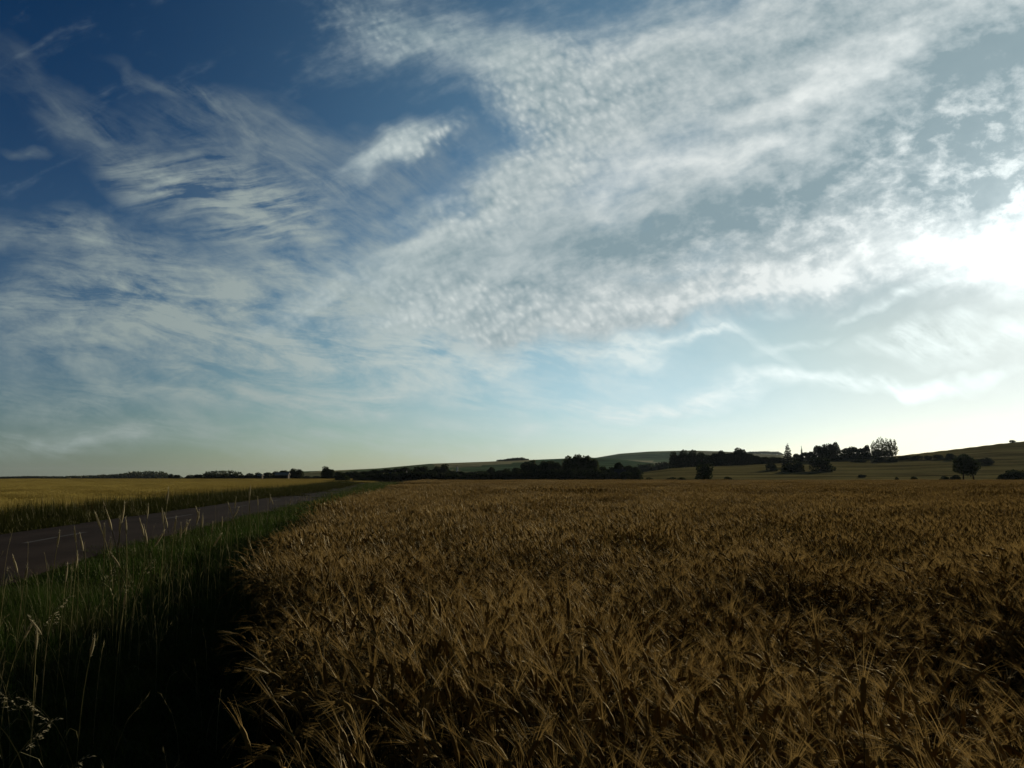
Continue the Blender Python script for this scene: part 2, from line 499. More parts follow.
def land(x, y):
    x, y = np.atleast_1d(x).astype(float), np.atleast_1d(y).astype(float)
    yy = np.maximum(y, 1.0)
    u = np.clip(x / yy, -1.3, 1.3)
    # near ground: field level, shallow dip in the verge, the far field lies lower than the road
    rd = road_dist(x, y)
    near = np.where(rd > 0, -0.40 * sstep((rd - ROAD_W / 2 - 0.8) / 4.5), 0.0)
    ex = edge_x(y)
    tt = np.clip((ex - x) / np.maximum(ex - (np.interp(y, RC[:, 1][:150], RC[:, 0][:150])), 0.5), 0, 1)
    near = near - 0.22 * np.where((rd < 0) & (y < 200), np.sin(np.pi * np.clip(tt / 0.8, 0, 1)) ** 2, 0)
    zD = CAM_H + np.interp(u, *DIST_D) * np.interp(u, *CREST_D)
    yD = np.interp(u, *DIST_D)
    zB = CAM_H + 1600 * np.interp(u, *CREST_B)
    zC = CAM_H + 3600 * np.interp(u, *CREST_C)
    base = np.where(u < -0.05, -1.1, -0.5)
    vBC = np.minimum(zD - 6, 0.55 * zB - 4)
    z = np.where(y < 235, near, 0)
    t1 = sstep((y - 226) / 70)
    n2 = near * (1 - t1) + base * t1
    ramp = np.clip((y - 270) / np.maximum(yD - 270, 1), 0, 1)
    ramp = ramp * ramp * (1.7 - 0.7 * ramp)
    z1 = n2 + (zD - base) * np.where(y > 270, ramp, 0)
    t2 = sstep((y - yD) / (1000 - yD))
    z2 = zD + (np.minimum(vBC, zD) - zD) * t2
    lo = np.minimum(vBC, zD)
    t3 = sstep((y - 1000) / 600) ** 1.2
    z3 = lo + (zB - lo) * t3
    lo2 = np.minimum(zB, 0.5 * zC) - 3
    t4 = sstep((y - 1600) / 700)
    z4 = zB + (lo2 - zB) * t4
    t5 = sstep((y - 2300) / 1300)
    z5 = lo2 + (zC - lo2) * t5
    t6 = sstep((y - 3600) / 5000)
    z6 = zC + (-30 - zC) * t6
    return np.select([y < yD, y < 1000, y < 1600, y < 2300, y < 3600], [z1, z2, z3, z4, z5], z6)


def land1(x, y):
    return float(land(x, y)[0])


def build_ground():
    th = np.concatenate([np.arange(-180, -56, 4.0), np.arange(-56, -42, 1.0), np.arange(-42, 42.01, 0.16), np.arange(43, 57, 1.0), np.arange(57, 180, 4.0)])
    rr = np.concatenate([np.geomspace(0.6, 220, 110), np.geomspace(223, 3600, 120)[0:], np.geomspace(3750, 12000, 24)])
    T, RR_ = np.meshgrid(np.radians(th), rr)
    X, Y = RR_ * np.sin(T), RR_ * np.cos(T)
    Z = land(X.ravel(), Y.ravel()).reshape(X.shape)
    nr, nt = X.shape
    verts = np.stack([X.ravel(), Y.ravel(), Z.ravel()], 1)
    verts = np.vstack([verts, [[0, 0, 0.0]]])
    faces = []
    for i in range(nr - 1):
        for j in range(nt):
            k = (j + 1) % nt
            faces.append((i * nt + j, i * nt + k, (i + 1) * nt + k, (i + 1) * nt + j))
    c = len(verts) - 1
    for j in range(nt):
        faces.append((c, (j + 1) % nt, j))
    # crops and soil: what each piece of land carries
    x, y = verts[:, 0], verts[:, 1]
    r = np.hypot(x, y)
    col = np.empty((len(verts), 3))
    soil, grass, pasture = np.array((0.045, 0.033, 0.02)), np.array((0.035, 0.045, 0.014)), np.array((0.165, 0.142, 0.056))
    col[:] = grass
    col[(x > edge_x(y) + 0.3) & (y < FIELD_FAR)] = soil
    far = y > FIELD_FAR + 4
    col[far] = np.array((0.045, 0.052, 0.018))
    u = x / np.maximum(y, 1)
    pas = (y > 240) & (u > pix_uv(630, 470)[0]) & (y < 1000)
    col[pas] = pasture
    # patchwork of fields beyond: nearest of scattered centres, each with one crop
    crops = np.array([(0.075, 0.125, 0.05), (0.095, 0.15, 0.06), (0.20, 0.19, 0.09), (0.32, 0.30, 0.16), (0.055, 0.10, 0.045), (0.11, 0.15, 0.06), (0.16, 0.16, 0.075)])
    rg = np.random.default_rng(5)
    m = y > 1000
    cy = np.concatenate([rg.uniform(1000, 1700, 70), rg.uniform(1900, 3800, 110)])
    cx = cy * rg.uniform(-0.9, 0.9, len(cy))
    pick = rg.integers(0, len(crops), len(cy))
    px_, py_ = x[m], y[m]
    dd = np.full(px_.shape, 1e18)
    who = np.zeros(px_.shape, int)
    for k in range(len(cy)):
        d = ((px_ - cx[k]) / 1.0) ** 2 + ((py_ - cy[k]) / 1.6) ** 2
        q = d < dd
        dd[q], who[q] = d[q], k
    col[m] = crops[pick[who]]
    left = (y > 380) & (u < pix_uv(300, 470)[0]) & (y < 1700)
    col[left] = (0.05, 0.065, 0.025)
    mat, g, out = new_mat('ground_cover')
    a = g.new('ShaderNodeAttribute', attribute_name='crop')
    geo = g.new('ShaderNodeNewGeometry')
    n1 = g.noise(geo.outputs['Position'], 0.022, 6.0, 0.62)
    n2 = g.noise(geo.outputs['Position'], 0.6, 6.0, 0.65)
    # mown and grazed bands lie across the slope
    band = g.noise(g.mapping(geo.outputs['Position'], (0, 0, 0), (0, 0, R(9)), (220.0, 14.0, 50.0)), 1.0, 5.0, 0.62)
    k = g.m('ADD', g.rng(n1, 0.32, 0.68, 0.68, 1.22, False), g.rng(n2, 0.3, 0.7, -0.18, 0.18, False))
    k = g.m('ADD', k, g.rng(band, 0.36, 0.64, -0.42, 0.38, False))
    p = g.new('ShaderNodeBsdfDiffuse')
    cc = g.scalec(a.outputs['Color'], k)
    g.put(p.inputs['Color'], cc)
    b = g.new('ShaderNodeBump')
    b.inputs['Strength'].default_value = 0.6
    b.inputs['Distance'].default_value = 0.4
    g.t.links.new(n2, b.inputs['Height'])
    g.t.links.new(b.outputs[0], p.inputs['Normal'])
    g.t.links.new(p.outputs[0], out.inputs[0])
    rgba = np.concatenate([col, np.ones((len(col), 1))], 1)
    o = mesh_obj('ground', verts, faces, [mat], None, None, True, {'crop': ('FLOAT_COLOR', rgba)})
    tag(o, 'rolling farmland of pasture and distant crop fields', 'ground', None, 'structure')


def build_road():
    # asphalt carriageway as a sheet with crown and a soft broken edge
    n = len(RC)
    cols = [-0.25, 0.0, 0.25, 1.2, 2.4, 3.6, 4.55, 4.8, 5.05]
    zz = [-0.05, 0.035, 0.055, 0.075, 0.085, 0.075, 0.055, 0.035, -0.05]
    verts, faces = [], []
    for i in range(n):
        for c_, z_ in zip(cols, zz):
            p = RC[i] + RN[i] * (c_ + (0.06 * math.sin(i * 1.7 + c_) if c_ in (-0.25, 5.05) else 0))
            zg = 0.0 if RC[i][1] < 235 else land1(p[0], p[1])
            verts.append((p[0], p[1], zg + z_))
    k = len(cols)
    for i in range(n - 1):
        for j in range(k - 1):
            faces.append((i * k + j, (i + 1) * k + j, (i + 1) * k + j + 1, i * k + j + 1))
    mat, g, out = new_mat('asphalt')
    geo = g.new('ShaderNodeNewGeometry')
    n1 = g.noise(geo.outputs['Position'], 0.5, 6.0, 0.65)
    n2 = g.noise(geo.outputs['Position'], 90.0, 3.0, 0.6)
    vor = g.voronoi(geo.outputs['Position'], 120.0, 0.2)
    at = g.new('ShaderNodeAttribute', attribute_name='across')
    wheel = g.m('ABSOLUTE', g.m('SUBTRACT', g.m('ABSOLUTE', at.outputs['Fac']), 1.15))
    polish = g.rng(wheel, 0.0, 0.55, 1.0, 0.0)
    c = g.mix(g.rng(n1, 0.3, 0.7), (0.023, 0.0165, 0.013), (0.039, 0.028, 0.022))
    c = g.mix(g.m('MULTIPLY', polish, 0.45), c, (0.049, 0.036, 0.029))
    c = g.mix(g.rng(vor, 0.0, 0.5, 0.30, 0.0), c, (0.075, 0.064, 0.056))
    p = g.new('ShaderNodeBsdfPrincipled')
    g.put(p.inputs['Base Color'], c)
    p.inputs['Roughness'].default_value = 0.9
    p.inputs['Specular IOR Level'].default_value = 0.02
    b = g.new('ShaderNodeBump')
    b.inputs['Strength'].default_value = 0.5
    b.inputs['Distance'].default_value = 0.006
    g.t.links.new(n2, b.inputs['Height'])
    g.t.links.new(b.outputs[0], p.inputs['Normal'])
    g.t.links.new(p.outputs[0], out.inputs[0])
    across = [c_ - ROAD_W / 2 for _ in range(n) for c_ in cols]
    o = mesh_obj('road', verts, faces, [mat], None, None, True, {'across': ('FLOAT', across)})
    tag(o, 'narrow grey country road curving away between the verges', 'road', None, 'structure')
    # worn broken centre line
    L = np.concatenate([[0], np.cumsum(np.linalg.norm(np.diff(RMID, axis=0), axis=1))])
    verts, faces = [], []
    s = 2.0
    s0 = np.interp(20.9, RMID[:150, 1], L[:150])
    s = s0 % 12.0
    while s < L[np.argmin(np.abs(RMID[:, 1] - 240))]:
        a0 = len(verts)
        for t in np.linspace(s, s + 4.2, 6):
            px = np.array([np.interp(t, L, RMID[:, 0]), np.interp(t, L, RMID[:, 1])])
            nx = np.array([np.interp(t, L, RN[:, 0]), np.interp(t, L, RN[:, 1])])
            for sg in (-0.065, 0.065):
                q = px + nx * sg
                verts.append((q[0], q[1], 0.091))
        for i in range(5):
            faces.append((a0 + 2 * i, a0 + 2 * i + 1, a0 + 2 * i + 3, a0 + 2 * i + 2))
        s += 12.0
    m2 = solid_mat('worn_line_paint', (0.030, 0.024, 0.020), (0.060, 0.051, 0.044), 9.0, 0.8)
    o = mesh_obj('road_markings', verts, faces, [m2])
    tag(o, 'worn broken centre line on the road', 'road marking', None, 'structure')
# ---------------------------------------------------------------- crops and grass
UP = np.array((0.0, 0.0, 1.0))


def unit(v):
    return v / (np.linalg.norm(v) + 1e-9)


def arc(base, d0, height, bend, nseg, curl=2.2):
    """A stalk that starts upright and bends over towards direction d0."""
    pts = [np.array(base, float)]
    step = height / nseg
    for i in range(nseg):
        t = (i + 1) / nseg
        an = bend * t ** curl
        pts.append(pts[-1] + (UP * math.cos(an) + d0 * math.sin(an)) * step)
    return pts


def barley_plant(mb, x, y, lod, hscale, rg):
    """Bearded barley: stalk, leaf, nodding ear and a brush of long awns. Materials: 0 stalk, 1 ear, 2 awn, 3 leaf."""
    az = math.pi + rg.normal(0.35, 1.35)                     # most ears nod away from the evening wind
    d0 = np.array((math.cos(az), math.sin(az), 0.0))
    side = np.array((-d0[1], d0[0], 0.0))
    h = (0.76 + rg.normal(0, 0.075)) * hscale
    var = float(np.clip(rg.normal(0.5, 0.25), 0, 1))
    bowed = rg.random() < 0.50                              # some heads hang right over, most only lean
    bend = abs(rg.normal(1.05, 0.35)) if bowed else abs(rg.normal(0.30, 0.20)) + 0.05
    ns = 7 if lod == 0 else (3 if lod == 1 else 2)
    pts = arc((x, y, 0), d0, h, bend, ns, 4.2 if lod == 0 else 3.0)
    t = unit(pts[-1] - pts[-2])
    w = 0.0042 if lod == 0 else (0.006 if lod == 1 else 0.012)
    if lod == 0:
        mb.tube(pts, [w * (0.62 - 0.034 * j) for j in range(ns + 1)], 3, 0, var, False)
    elif lod == 1:
        mb.ribbon(pts, [w] * (ns + 1), unit(side + d0 * rg.normal(0, 0.6)), 0, var)
    else:
        mb.ribbon(pts[1:], [w] * ns, unit(side + d0 * rg.normal(0, 0.6)), 0, var)
    # ear
    L = rg.uniform(0.065, 0.092) * (1.0 if lod < 2 else 1.25)
    nod = rg.uniform(0.10, 0.22) if bowed else rg.uniform(0.02, 0.10)
    an = math.atan2(np.dot(t, d0), t[2])
    ep, nsg = [pts[-1]], (6 if lod == 0 else 2)
    for i in range(nsg):
        an += nod * (6 / nsg)
        ep.append(ep[-1] + (UP * math.cos(an) + d0 * math.sin(an)) * (L / nsg))
    if lod == 0:
        rad = [0.0034] + [0.0084 if i % 2 else 0.0066 for i in range(nsg - 1)] + [0.003]
        mb.tube(ep, rad, 5, 1, var, False)
    elif lod == 1:
        mb.tube(ep, [0.006, 0.010, 0.004], 3, 1, var, False)
    else:
        mb.tube(ep, [0.012, 0.020, 0.008], 3, 1, var, False)
    # awns: long bristles that leave the ear nearly along it and fan a little
    na = (11, 5, 3)[lod]
    aw = (0.0011, 0.0034, 0.010)[lod]
    tip_dir = unit(ep[-1] - ep[-2])
    for i in range(na):
        q = rg.uniform(0.15, 1.0)
        kk = q * nsg
        i0 = min(int(kk), nsg - 1)
        b = ep[i0] + (ep[i0 + 1] - ep[i0]) * (kk - i0)
        loc = unit(ep[i0 + 1] - ep[i0])
        fan = side * rg.normal(0, 0.125) + np.cross(side, loc) * rg.normal(0, 0.125)
        dr = unit(loc * 0.7 + tip_dir * 0.3 + fan)
        la = rg.uniform(0.09, 0.155)
        wside = unit(np.cross(dr, np.array((rg.normal(), rg.normal(), rg.normal()))))
        v2 = float(np.clip(var + rg.normal(0, 0.2), 0, 1))
        if lod == 0:
            mid = b + dr * la * 0.5
            end = mid + unit(dr + d0 * 0.10 - UP * 0.10) * la * 0.5
            mb.ribbon([b, mid, end], [aw, aw * 0.9, aw * 0.3], wside, 2, v2)
        else:
            mb.blade(b, b + dr * la, aw, wside, 2, v2)
    # leaves, dry and hanging
    for i in range((1, 1, 0)[lod]):
        k = rg.uniform(0.3, 0.75) * ns
        i0 = min(int(k), ns - 1)
        b = pts[i0] + (pts[i0 + 1] - pts[i0]) * (k - i0)
        a2 = rg.uniform(0, 2 * math.pi)
        dl = np.array((math.cos(a2), math.sin(a2), 0))
        ll = rg.uniform(0.10, 0.19)
        p1 = b + (UP * 0.8 + dl * 0.6) * ll * 0.4
        p2 = p1 + (dl * 0.8 - UP * 0.2) * ll * 0.35
        p3 = p2 + (dl * 0.4 - UP * 0.9) * ll * 0.35
        ws = np.array((-dl[1], dl[0], 0.0))
        mb.ribbon([b, p1, p2, p3], [0.0035, 0.005, 0.004, 0.001], ws, 3, var)


def patch_collection(name, n, build):
    """A set of crop or grass patches to scatter; the set itself stays out of the scene."""
    c = bpy.data.collections.new(name)
    for i in range(n):
        c.objects.link(build(i))
    return c


def barley_patch(i, lod, size, count, mats, nm):
    rg = np.random.default_rng(100 * lod + i + hash(nm) % 1 + 7)
    mb = MB()
    s = size / 2 + 0.03
    # plants tiller in tufts along drill rows, with bare gaps between
    step = 0.05 if lod == 0 else 0.07
    hubs = [(rg.uniform(-s, s), rg.uniform(-s, s)) for _ in range(max(4, int(size * size * 60)))]
    for k in range(count):
        if lod < 2:
            cx, cy = hubs[k % len(hubs)]
            barley_plant(mb, cx + rg.normal(0, step), cy + rg.normal(0, step), lod, 1.0, rg)
        else:
            barley_plant(mb, rg.uniform(-s, s), rg.uniform(-s, s), lod, 1.0, rg)
    return mb.obj(nm, mats, None, False, False)


def grass_patch(i, size, count, hmin, hmax, mats, nm, width=0.006, seg=3, seeds=0):
    rg = np.random.default_rng(900 + i + int(1000 * hmax) + count)
    mb = MB()
    s = size / 2 + 0.04
    for k in range(count):
        a = rg.uniform(0, 2 * math.pi)
        d0 = np.array((math.cos(a), math.sin(a), 0))
        h = rg.uniform(hmin, hmax) * (0.6 + 0.4 * rg.random())
        pts = arc((rg.uniform(-s, s), rg.uniform(-s, s), -0.03), d0, h, abs(rg.normal(0.8, 0.6)) + 0.1, seg, 1.5)
        w = width * rg.uniform(0.6, 1.3)
        mb.ribbon(pts, [w * (1 - 0.85 * j / seg) for j in range(seg + 1)], unit(np.array((-d0[1], d0[0], 0)) + d0 * rg.normal(0, 0.5)), 0, float(rg.random()))
    for k in range(seeds):
        a = rg.uniform(0, 2 * math.pi)
        d0 = np.array((math.cos(a), math.sin(a), 0))
        pts = arc((rg.uniform(-s, s), rg.uniform(-s, s), 0), d0, hmax * rg.uniform(1.2, 2.1), abs(rg.normal(0.25, 0.25)), 4, 2.5)
        mb.ribbon(pts, [0.003] * 5, np.array((-d0[1], d0[0], 0)), 1, 0.4)
        for j in range(7):
            b = pts[-1] + (pts[-2] - pts[-1]) * (j / 9)
            e = b + unit(unit(pts[-1] - pts[-2]) + np.array((rg.normal(0, .5), rg.normal(0, .5), rg.normal(0, .3)))) * 0.035
            mb.blade(b, e, 0.005, unit(np.array((rg.normal(), rg.normal(), 0.2))), 1, float(rg.random()))
    return mb.obj(nm, mats, None, False, False)


def scatter(name, groups, base, label, cat):
    """ONE object: a low bed of crop plus patches scattered over it by geometry nodes. groups: (collection, n, xyz, rotz, scale)."""
    bv, bf, bm = base
    P, lod, pick, rot, scl = [np.asarray(bv, float).reshape(-1, 3)], [np.zeros(len(bv), int)], [np.zeros(len(bv), int)], [np.zeros(len(bv))], [np.ones((len(bv), 3))]
    for k, (c, n, xyz, rz, sc) in enumerate(groups):
        P.append(xyz)
        lod.append(np.full(len(xyz), k + 1))
        pick.append(rng.integers(0, n, len(xyz)))
        rot.append(rz)
        scl.append(sc)
    P, lod, pick, rot, scl = np.vstack(P), np.concatenate(lod), np.concatenate(pick), np.concatenate(rot), np.vstack(scl)
    o = mesh_obj(name, P, bf, bm, None, None, True, {'lod': ('INT', lod), 'pick': ('INT', pick), 'rotz': ('FLOAT', rot), 'scx': ('FLOAT', scl[:, 0]), 'scz': ('FLOAT', scl[:, 2]), 'var': ('FLOAT', np.full(len(P), 0.4))})
    ng = bpy.data.node_groups.new(name + '_scatter', 'GeometryNodeTree')
    ng.interface.new_socket('Geometry', in_out='INPUT', socket_type='NodeSocketGeometry')
    ng.interface.new_socket('Geometry', in_out='OUTPUT', socket_type='NodeSocketGeometry')
    N, Lk = ng.nodes, ng.links
    gi, go, join = N.new('NodeGroupInput'), N.new('NodeGroupOutput'), N.new('GeometryNodeJoinGeometry')

    def attr(nm, typ):
        n = N.new('GeometryNodeInputNamedAttribute')
        n.data_type = typ
        n.inputs['Name'].default_value = nm
        return n.outputs[0]
    a_lod, a_pick, a_rot, a_sx, a_sz = attr('lod', 'INT'), attr('pick', 'INT'), attr('rotz', 'FLOAT'), attr('scx', 'FLOAT'), attr('scz', 'FLOAT')
    rx, sx = N.new('ShaderNodeCombineXYZ'), N.new('ShaderNodeCombineXYZ')
    Lk.new(a_rot, rx.inputs[2])
    Lk.new(a_sx, sx.inputs[0]); Lk.new(a_sx, sx.inputs[1]); Lk.new(a_sz, sx.inputs[2])
    Lk.new(gi.outputs[0], join.inputs[0])
    for k, (c, n, *_r) in enumerate(groups):
        ci = N.new('GeometryNodeCollectionInfo')
        ci.inputs['Collection'].default_value = c
        ci.inputs['Separate Children'].default_value = True
        ci.inputs['Reset Children'].default_value = True
        cmp_ = N.new('FunctionNodeCompare')
        cmp_.data_type, cmp_.operation = 'INT', 'EQUAL'
        ints = [s for s in cmp_.inputs if s.type == 'INT']
        Lk.new(a_lod, ints[0])
        ints[1].default_value = k + 1
        ip = N.new('GeometryNodeInstanceOnPoints')
        Lk.new(gi.outputs[0], ip.inputs['Points'])
        Lk.new(cmp_.outputs[0], ip.inputs['Selection'])
        Lk.new(ci.outputs[0], ip.inputs['Instance'])
        ip.inputs['Pick Instance'].default_value = True
        Lk.new(a_pick, ip.inputs['Instance Index'])
        er = N.new('FunctionNodeEulerToRotation')
        Lk.new(rx.outputs[0], er.inputs[0])
        Lk.new(er.outputs[0], ip.inputs['Rotation'])
        Lk.new(sx.outputs[0], ip.inputs['Scale'])
        Lk.new(ip.outputs[0], join.inputs[0])
    Lk.new(join.outputs[0], go.inputs[0])
    md = o.modifiers.new('scatter', 'NODES')
    md.node_group = ng
    return tag(o, label, cat, None, 'stuff')


def bumps(x, y, s, seed):
    """Cheap smooth random field in 0..1 for swells and hollows of the crop."""
    rg = np.random.default_rng(seed)
    z = np.zeros_like(x, float)
    for k in range(9):
        a, f, p = rg.uniform(0, 2 * math.pi), s * rg.uniform(0.5, 2.2), rg.uniform(0, 6.28)
        z += np.sin((x * math.cos(a) + y * math.sin(a)) * f + p)
    return 0.5 + z / 9.0


def jgrid(x0, x1, y0, y1, st, jit=0.3):
    X, Y = np.meshgrid(np.arange(x0, x1, st), np.arange(y0, y1, st))
    X, Y = X.ravel(), Y.ravel()
    return X + rng.uniform(-jit, jit, len(X)) * st, Y + rng.uniform(-jit, jit, len(Y)) * st


def sheet(xs_of_y, ys, z, nx=24):
    vs, fs = [], []
    for y in ys:
        a, b = xs_of_y(y)
        for t in np.linspace(0, 1, nx):
            x = a + (b - a) * t
            vs.append((x, y, z(x, y)))
    for i in range(len(ys) - 1):
        for j in range(nx - 1):
            fs.append((i * nx + j, i * nx + j + 1, (i + 1) * nx + j + 1, (i + 1) * nx + j))
    return vs, fs


def build_barley():
    stalk = plant_mat('barley_stalk', (0.060, 0.044, 0.012), (0.125, 0.092, 0.028), 0.25, 1.0, 0.30)  # stalk colour darkened to stand for the shade below the ears
    ear = plant_mat('barley_ear', (0.145, 0.092, 0.025), (0.33, 0.216, 0.065), 0.22, 1.0, 0.25)
    awn = plant_mat('barley_awn', (0.19, 0.118, 0.033), (0.46, 0.310, 0.108), 0.42, 1.0, 0.25)  # ear and awn colours raised as sunlit tops over the darkened stalks
    leaf = plant_mat('barley_leaf', (0.09, 0.066, 0.018), (0.17, 0.125, 0.038), 0.40, 1.0, 0.08)
    bed = solid_mat('barley_bed', (0.045, 0.028, 0.010), (0.10, 0.064, 0.024), 5.0, 0.95, 0.05, 0.0, 8.0)  # bed colour lowered too, deepening the shade under the crop
    mats = [stalk, ear, awn, leaf]
    c0 = patch_collection('barley_near', 6, lambda i: barley_patch(i, 0, 0.5, 78, mats, 'barley_clump'))
    c1 = patch_collection('barley_mid', 4, lambda i: barley_patch(i, 1, 1.0, 250, mats, 'barley_stand'))
    c2 = patch_collection('barley_far', 3, lambda i: barley_patch(i, 2, 4.0, 1300, mats, 'barley_tract'))
    groups = []
    for c, n, st, d0, d1, xm in ((c0, 6, 0.44, 1.25, 10.0, 1.0), (c1, 4, 0.9, 10.0, 42.0, 1.0), (c2, 3, 3.5, 42.0, 400.0, 1.0)):
        y1 = min(d1, FIELD_FAR)
        xr = min(d1, 330) * 0.86 + 4
        X, Y = jgrid(-0.42 * min(d1, 100) - 4, xr, -3.0 if d0 < 5 else 0, y1, st)
        D = np.hypot(X, Y)
        k = (D > d0) & (D <= d1 + (0 if d1 < 300 else 99)) & (X > edge_x(Y) + (0.16 if st < 0.6 else st * 0.42)) & (Y < FIELD_FAR - st / 2) & (X < 0.80 * np.abs(Y) + 6) & (Y > (-2 if d0 < 5 else 4))
        X, Y = X[k], Y[k]
        sw = bumps(X, Y, 1.5, 3)
        sz = 0.80 + 0.36 * sw + 0.10 * (bumps(X, Y, 4.5, 13) - 0.5) + rng.normal(0, 0.035, len(X))
        # two hollows where the crop has gone down
        for hx, hy, hr, dp in ((-1.2, 6.1, 0.75, 0.38), (2.6, 6.4, 0.5, 0.24), (-0.9, 3.6, 0.5, 0.22), (4.4, 9.5, 0.7, 0.18), (0.9, 8.0, 0.8, 0.22), (2.0, 3.1, 0.35, 0.3)):
            sz *= 1 - dp * np.exp(-((X - hx) ** 2 + 1.6 * (Y - hy) ** 2) / hr ** 2)
        xyz = np.stack([X, Y, np.zeros(len(X))], 1)
        # a patch is turned a little, never round, so that the crop keeps its lean
        rz = rng.normal(0, 0.42, len(X)) + 0.5 * (bumps(X, Y, 0.8, 8) - 0.5)
        sc = np.stack([rng.uniform(0.95, 1.08, len(X))] * 2 + [sz], 1)
        groups.append((c, n, xyz, rz, sc))
    ys = np.concatenate([np.linspace(22, 60, 14), np.linspace(66, FIELD_FAR - 1, 24)])
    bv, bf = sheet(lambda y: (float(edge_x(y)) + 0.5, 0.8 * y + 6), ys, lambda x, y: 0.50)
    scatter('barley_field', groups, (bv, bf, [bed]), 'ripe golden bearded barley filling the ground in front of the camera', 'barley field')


def build_left_field():
    st_ = plant_mat('wheat_stalk', (0.30, 0.23, 0.055), (0.44, 0.35, 0.10), 0.35, 1.0, 0.1)
    er = plant_mat('wheat_ear', (0.37, 0.285, 0.07), (0.55, 0.44, 0.13), 0.30, 1.0, 0.1)
    bed = solid_mat('wheat_bed', (0.18, 0.14, 0.035), (0.36, 0.29, 0.08), 0.9, 0.95, 0.05, 0.0, 8.0)
    mats = [st_, er, er, st_]
    c1 = patch_collection('wheat_mid', 3, lambda i: barley_patch(i, 1, 1.0, 330, mats, 'wheat_stand'))
    c2 = patch_collection('wheat_far', 3, lambda i: barley_patch(i, 2, 4.0, 1500, mats, 'wheat_tract'))
    groups = []
    for c, n, st, d0, d1 in ((c1, 3, 0.9, 8.0, 58.0), (c2, 3, 3.5, 58.0, 460.0)):
        X, Y = jgrid(-min(d1, 400) * 0.85 - 6, -8, 2, min(d1, 400), st)
        D = np.hypot(X, Y)
        k = (D > d0) & (D <= d1) & (X > -0.82 * Y - 8) & (Y > 6)
        X, Y = X[k], Y[k]
        rd = road_dist(X, Y)
        k = (rd > ROAD_W / 2 + 4.6 + st * 0.35) & (X < -0.165 * Y)
        X, Y = X[k], Y[k]
        keep = ~((np.abs(np.mod(Y * 0.98 + X * 0.10, 24.0) - 12.0) < 0.28) & (st < 1))
        X, Y = X[keep], Y[keep]
        sz = 0.80 + 0.14 * bumps(X, Y, 0.5, 21)
        xyz = np.stack([X, Y, land(X, Y)], 1)
        groups.append((c, n, xyz, rng.normal(0, 0.6, len(X)), np.stack([np.full(len(X), 1.02)] * 2 + [sz], 1)))
    ys = np.concatenate([np.linspace(14, 60, 16), np.linspace(66, 398, 36)])
    bv, bf = sheet(lambda y: (-0.82 * y - 8, min(float(np.interp(y, RMID[:150, 1], RMID[:150, 0])) - ROAD_W / 2 - 5.6 - 0.02 * y, -0.165 * y)), ys, lambda x, y: land1(x, y) + 0.42)
    scatter('wheat_field', groups, (bv, bf, [bed]), 'flat pale yellow wheat field across the road', 'wheat field')


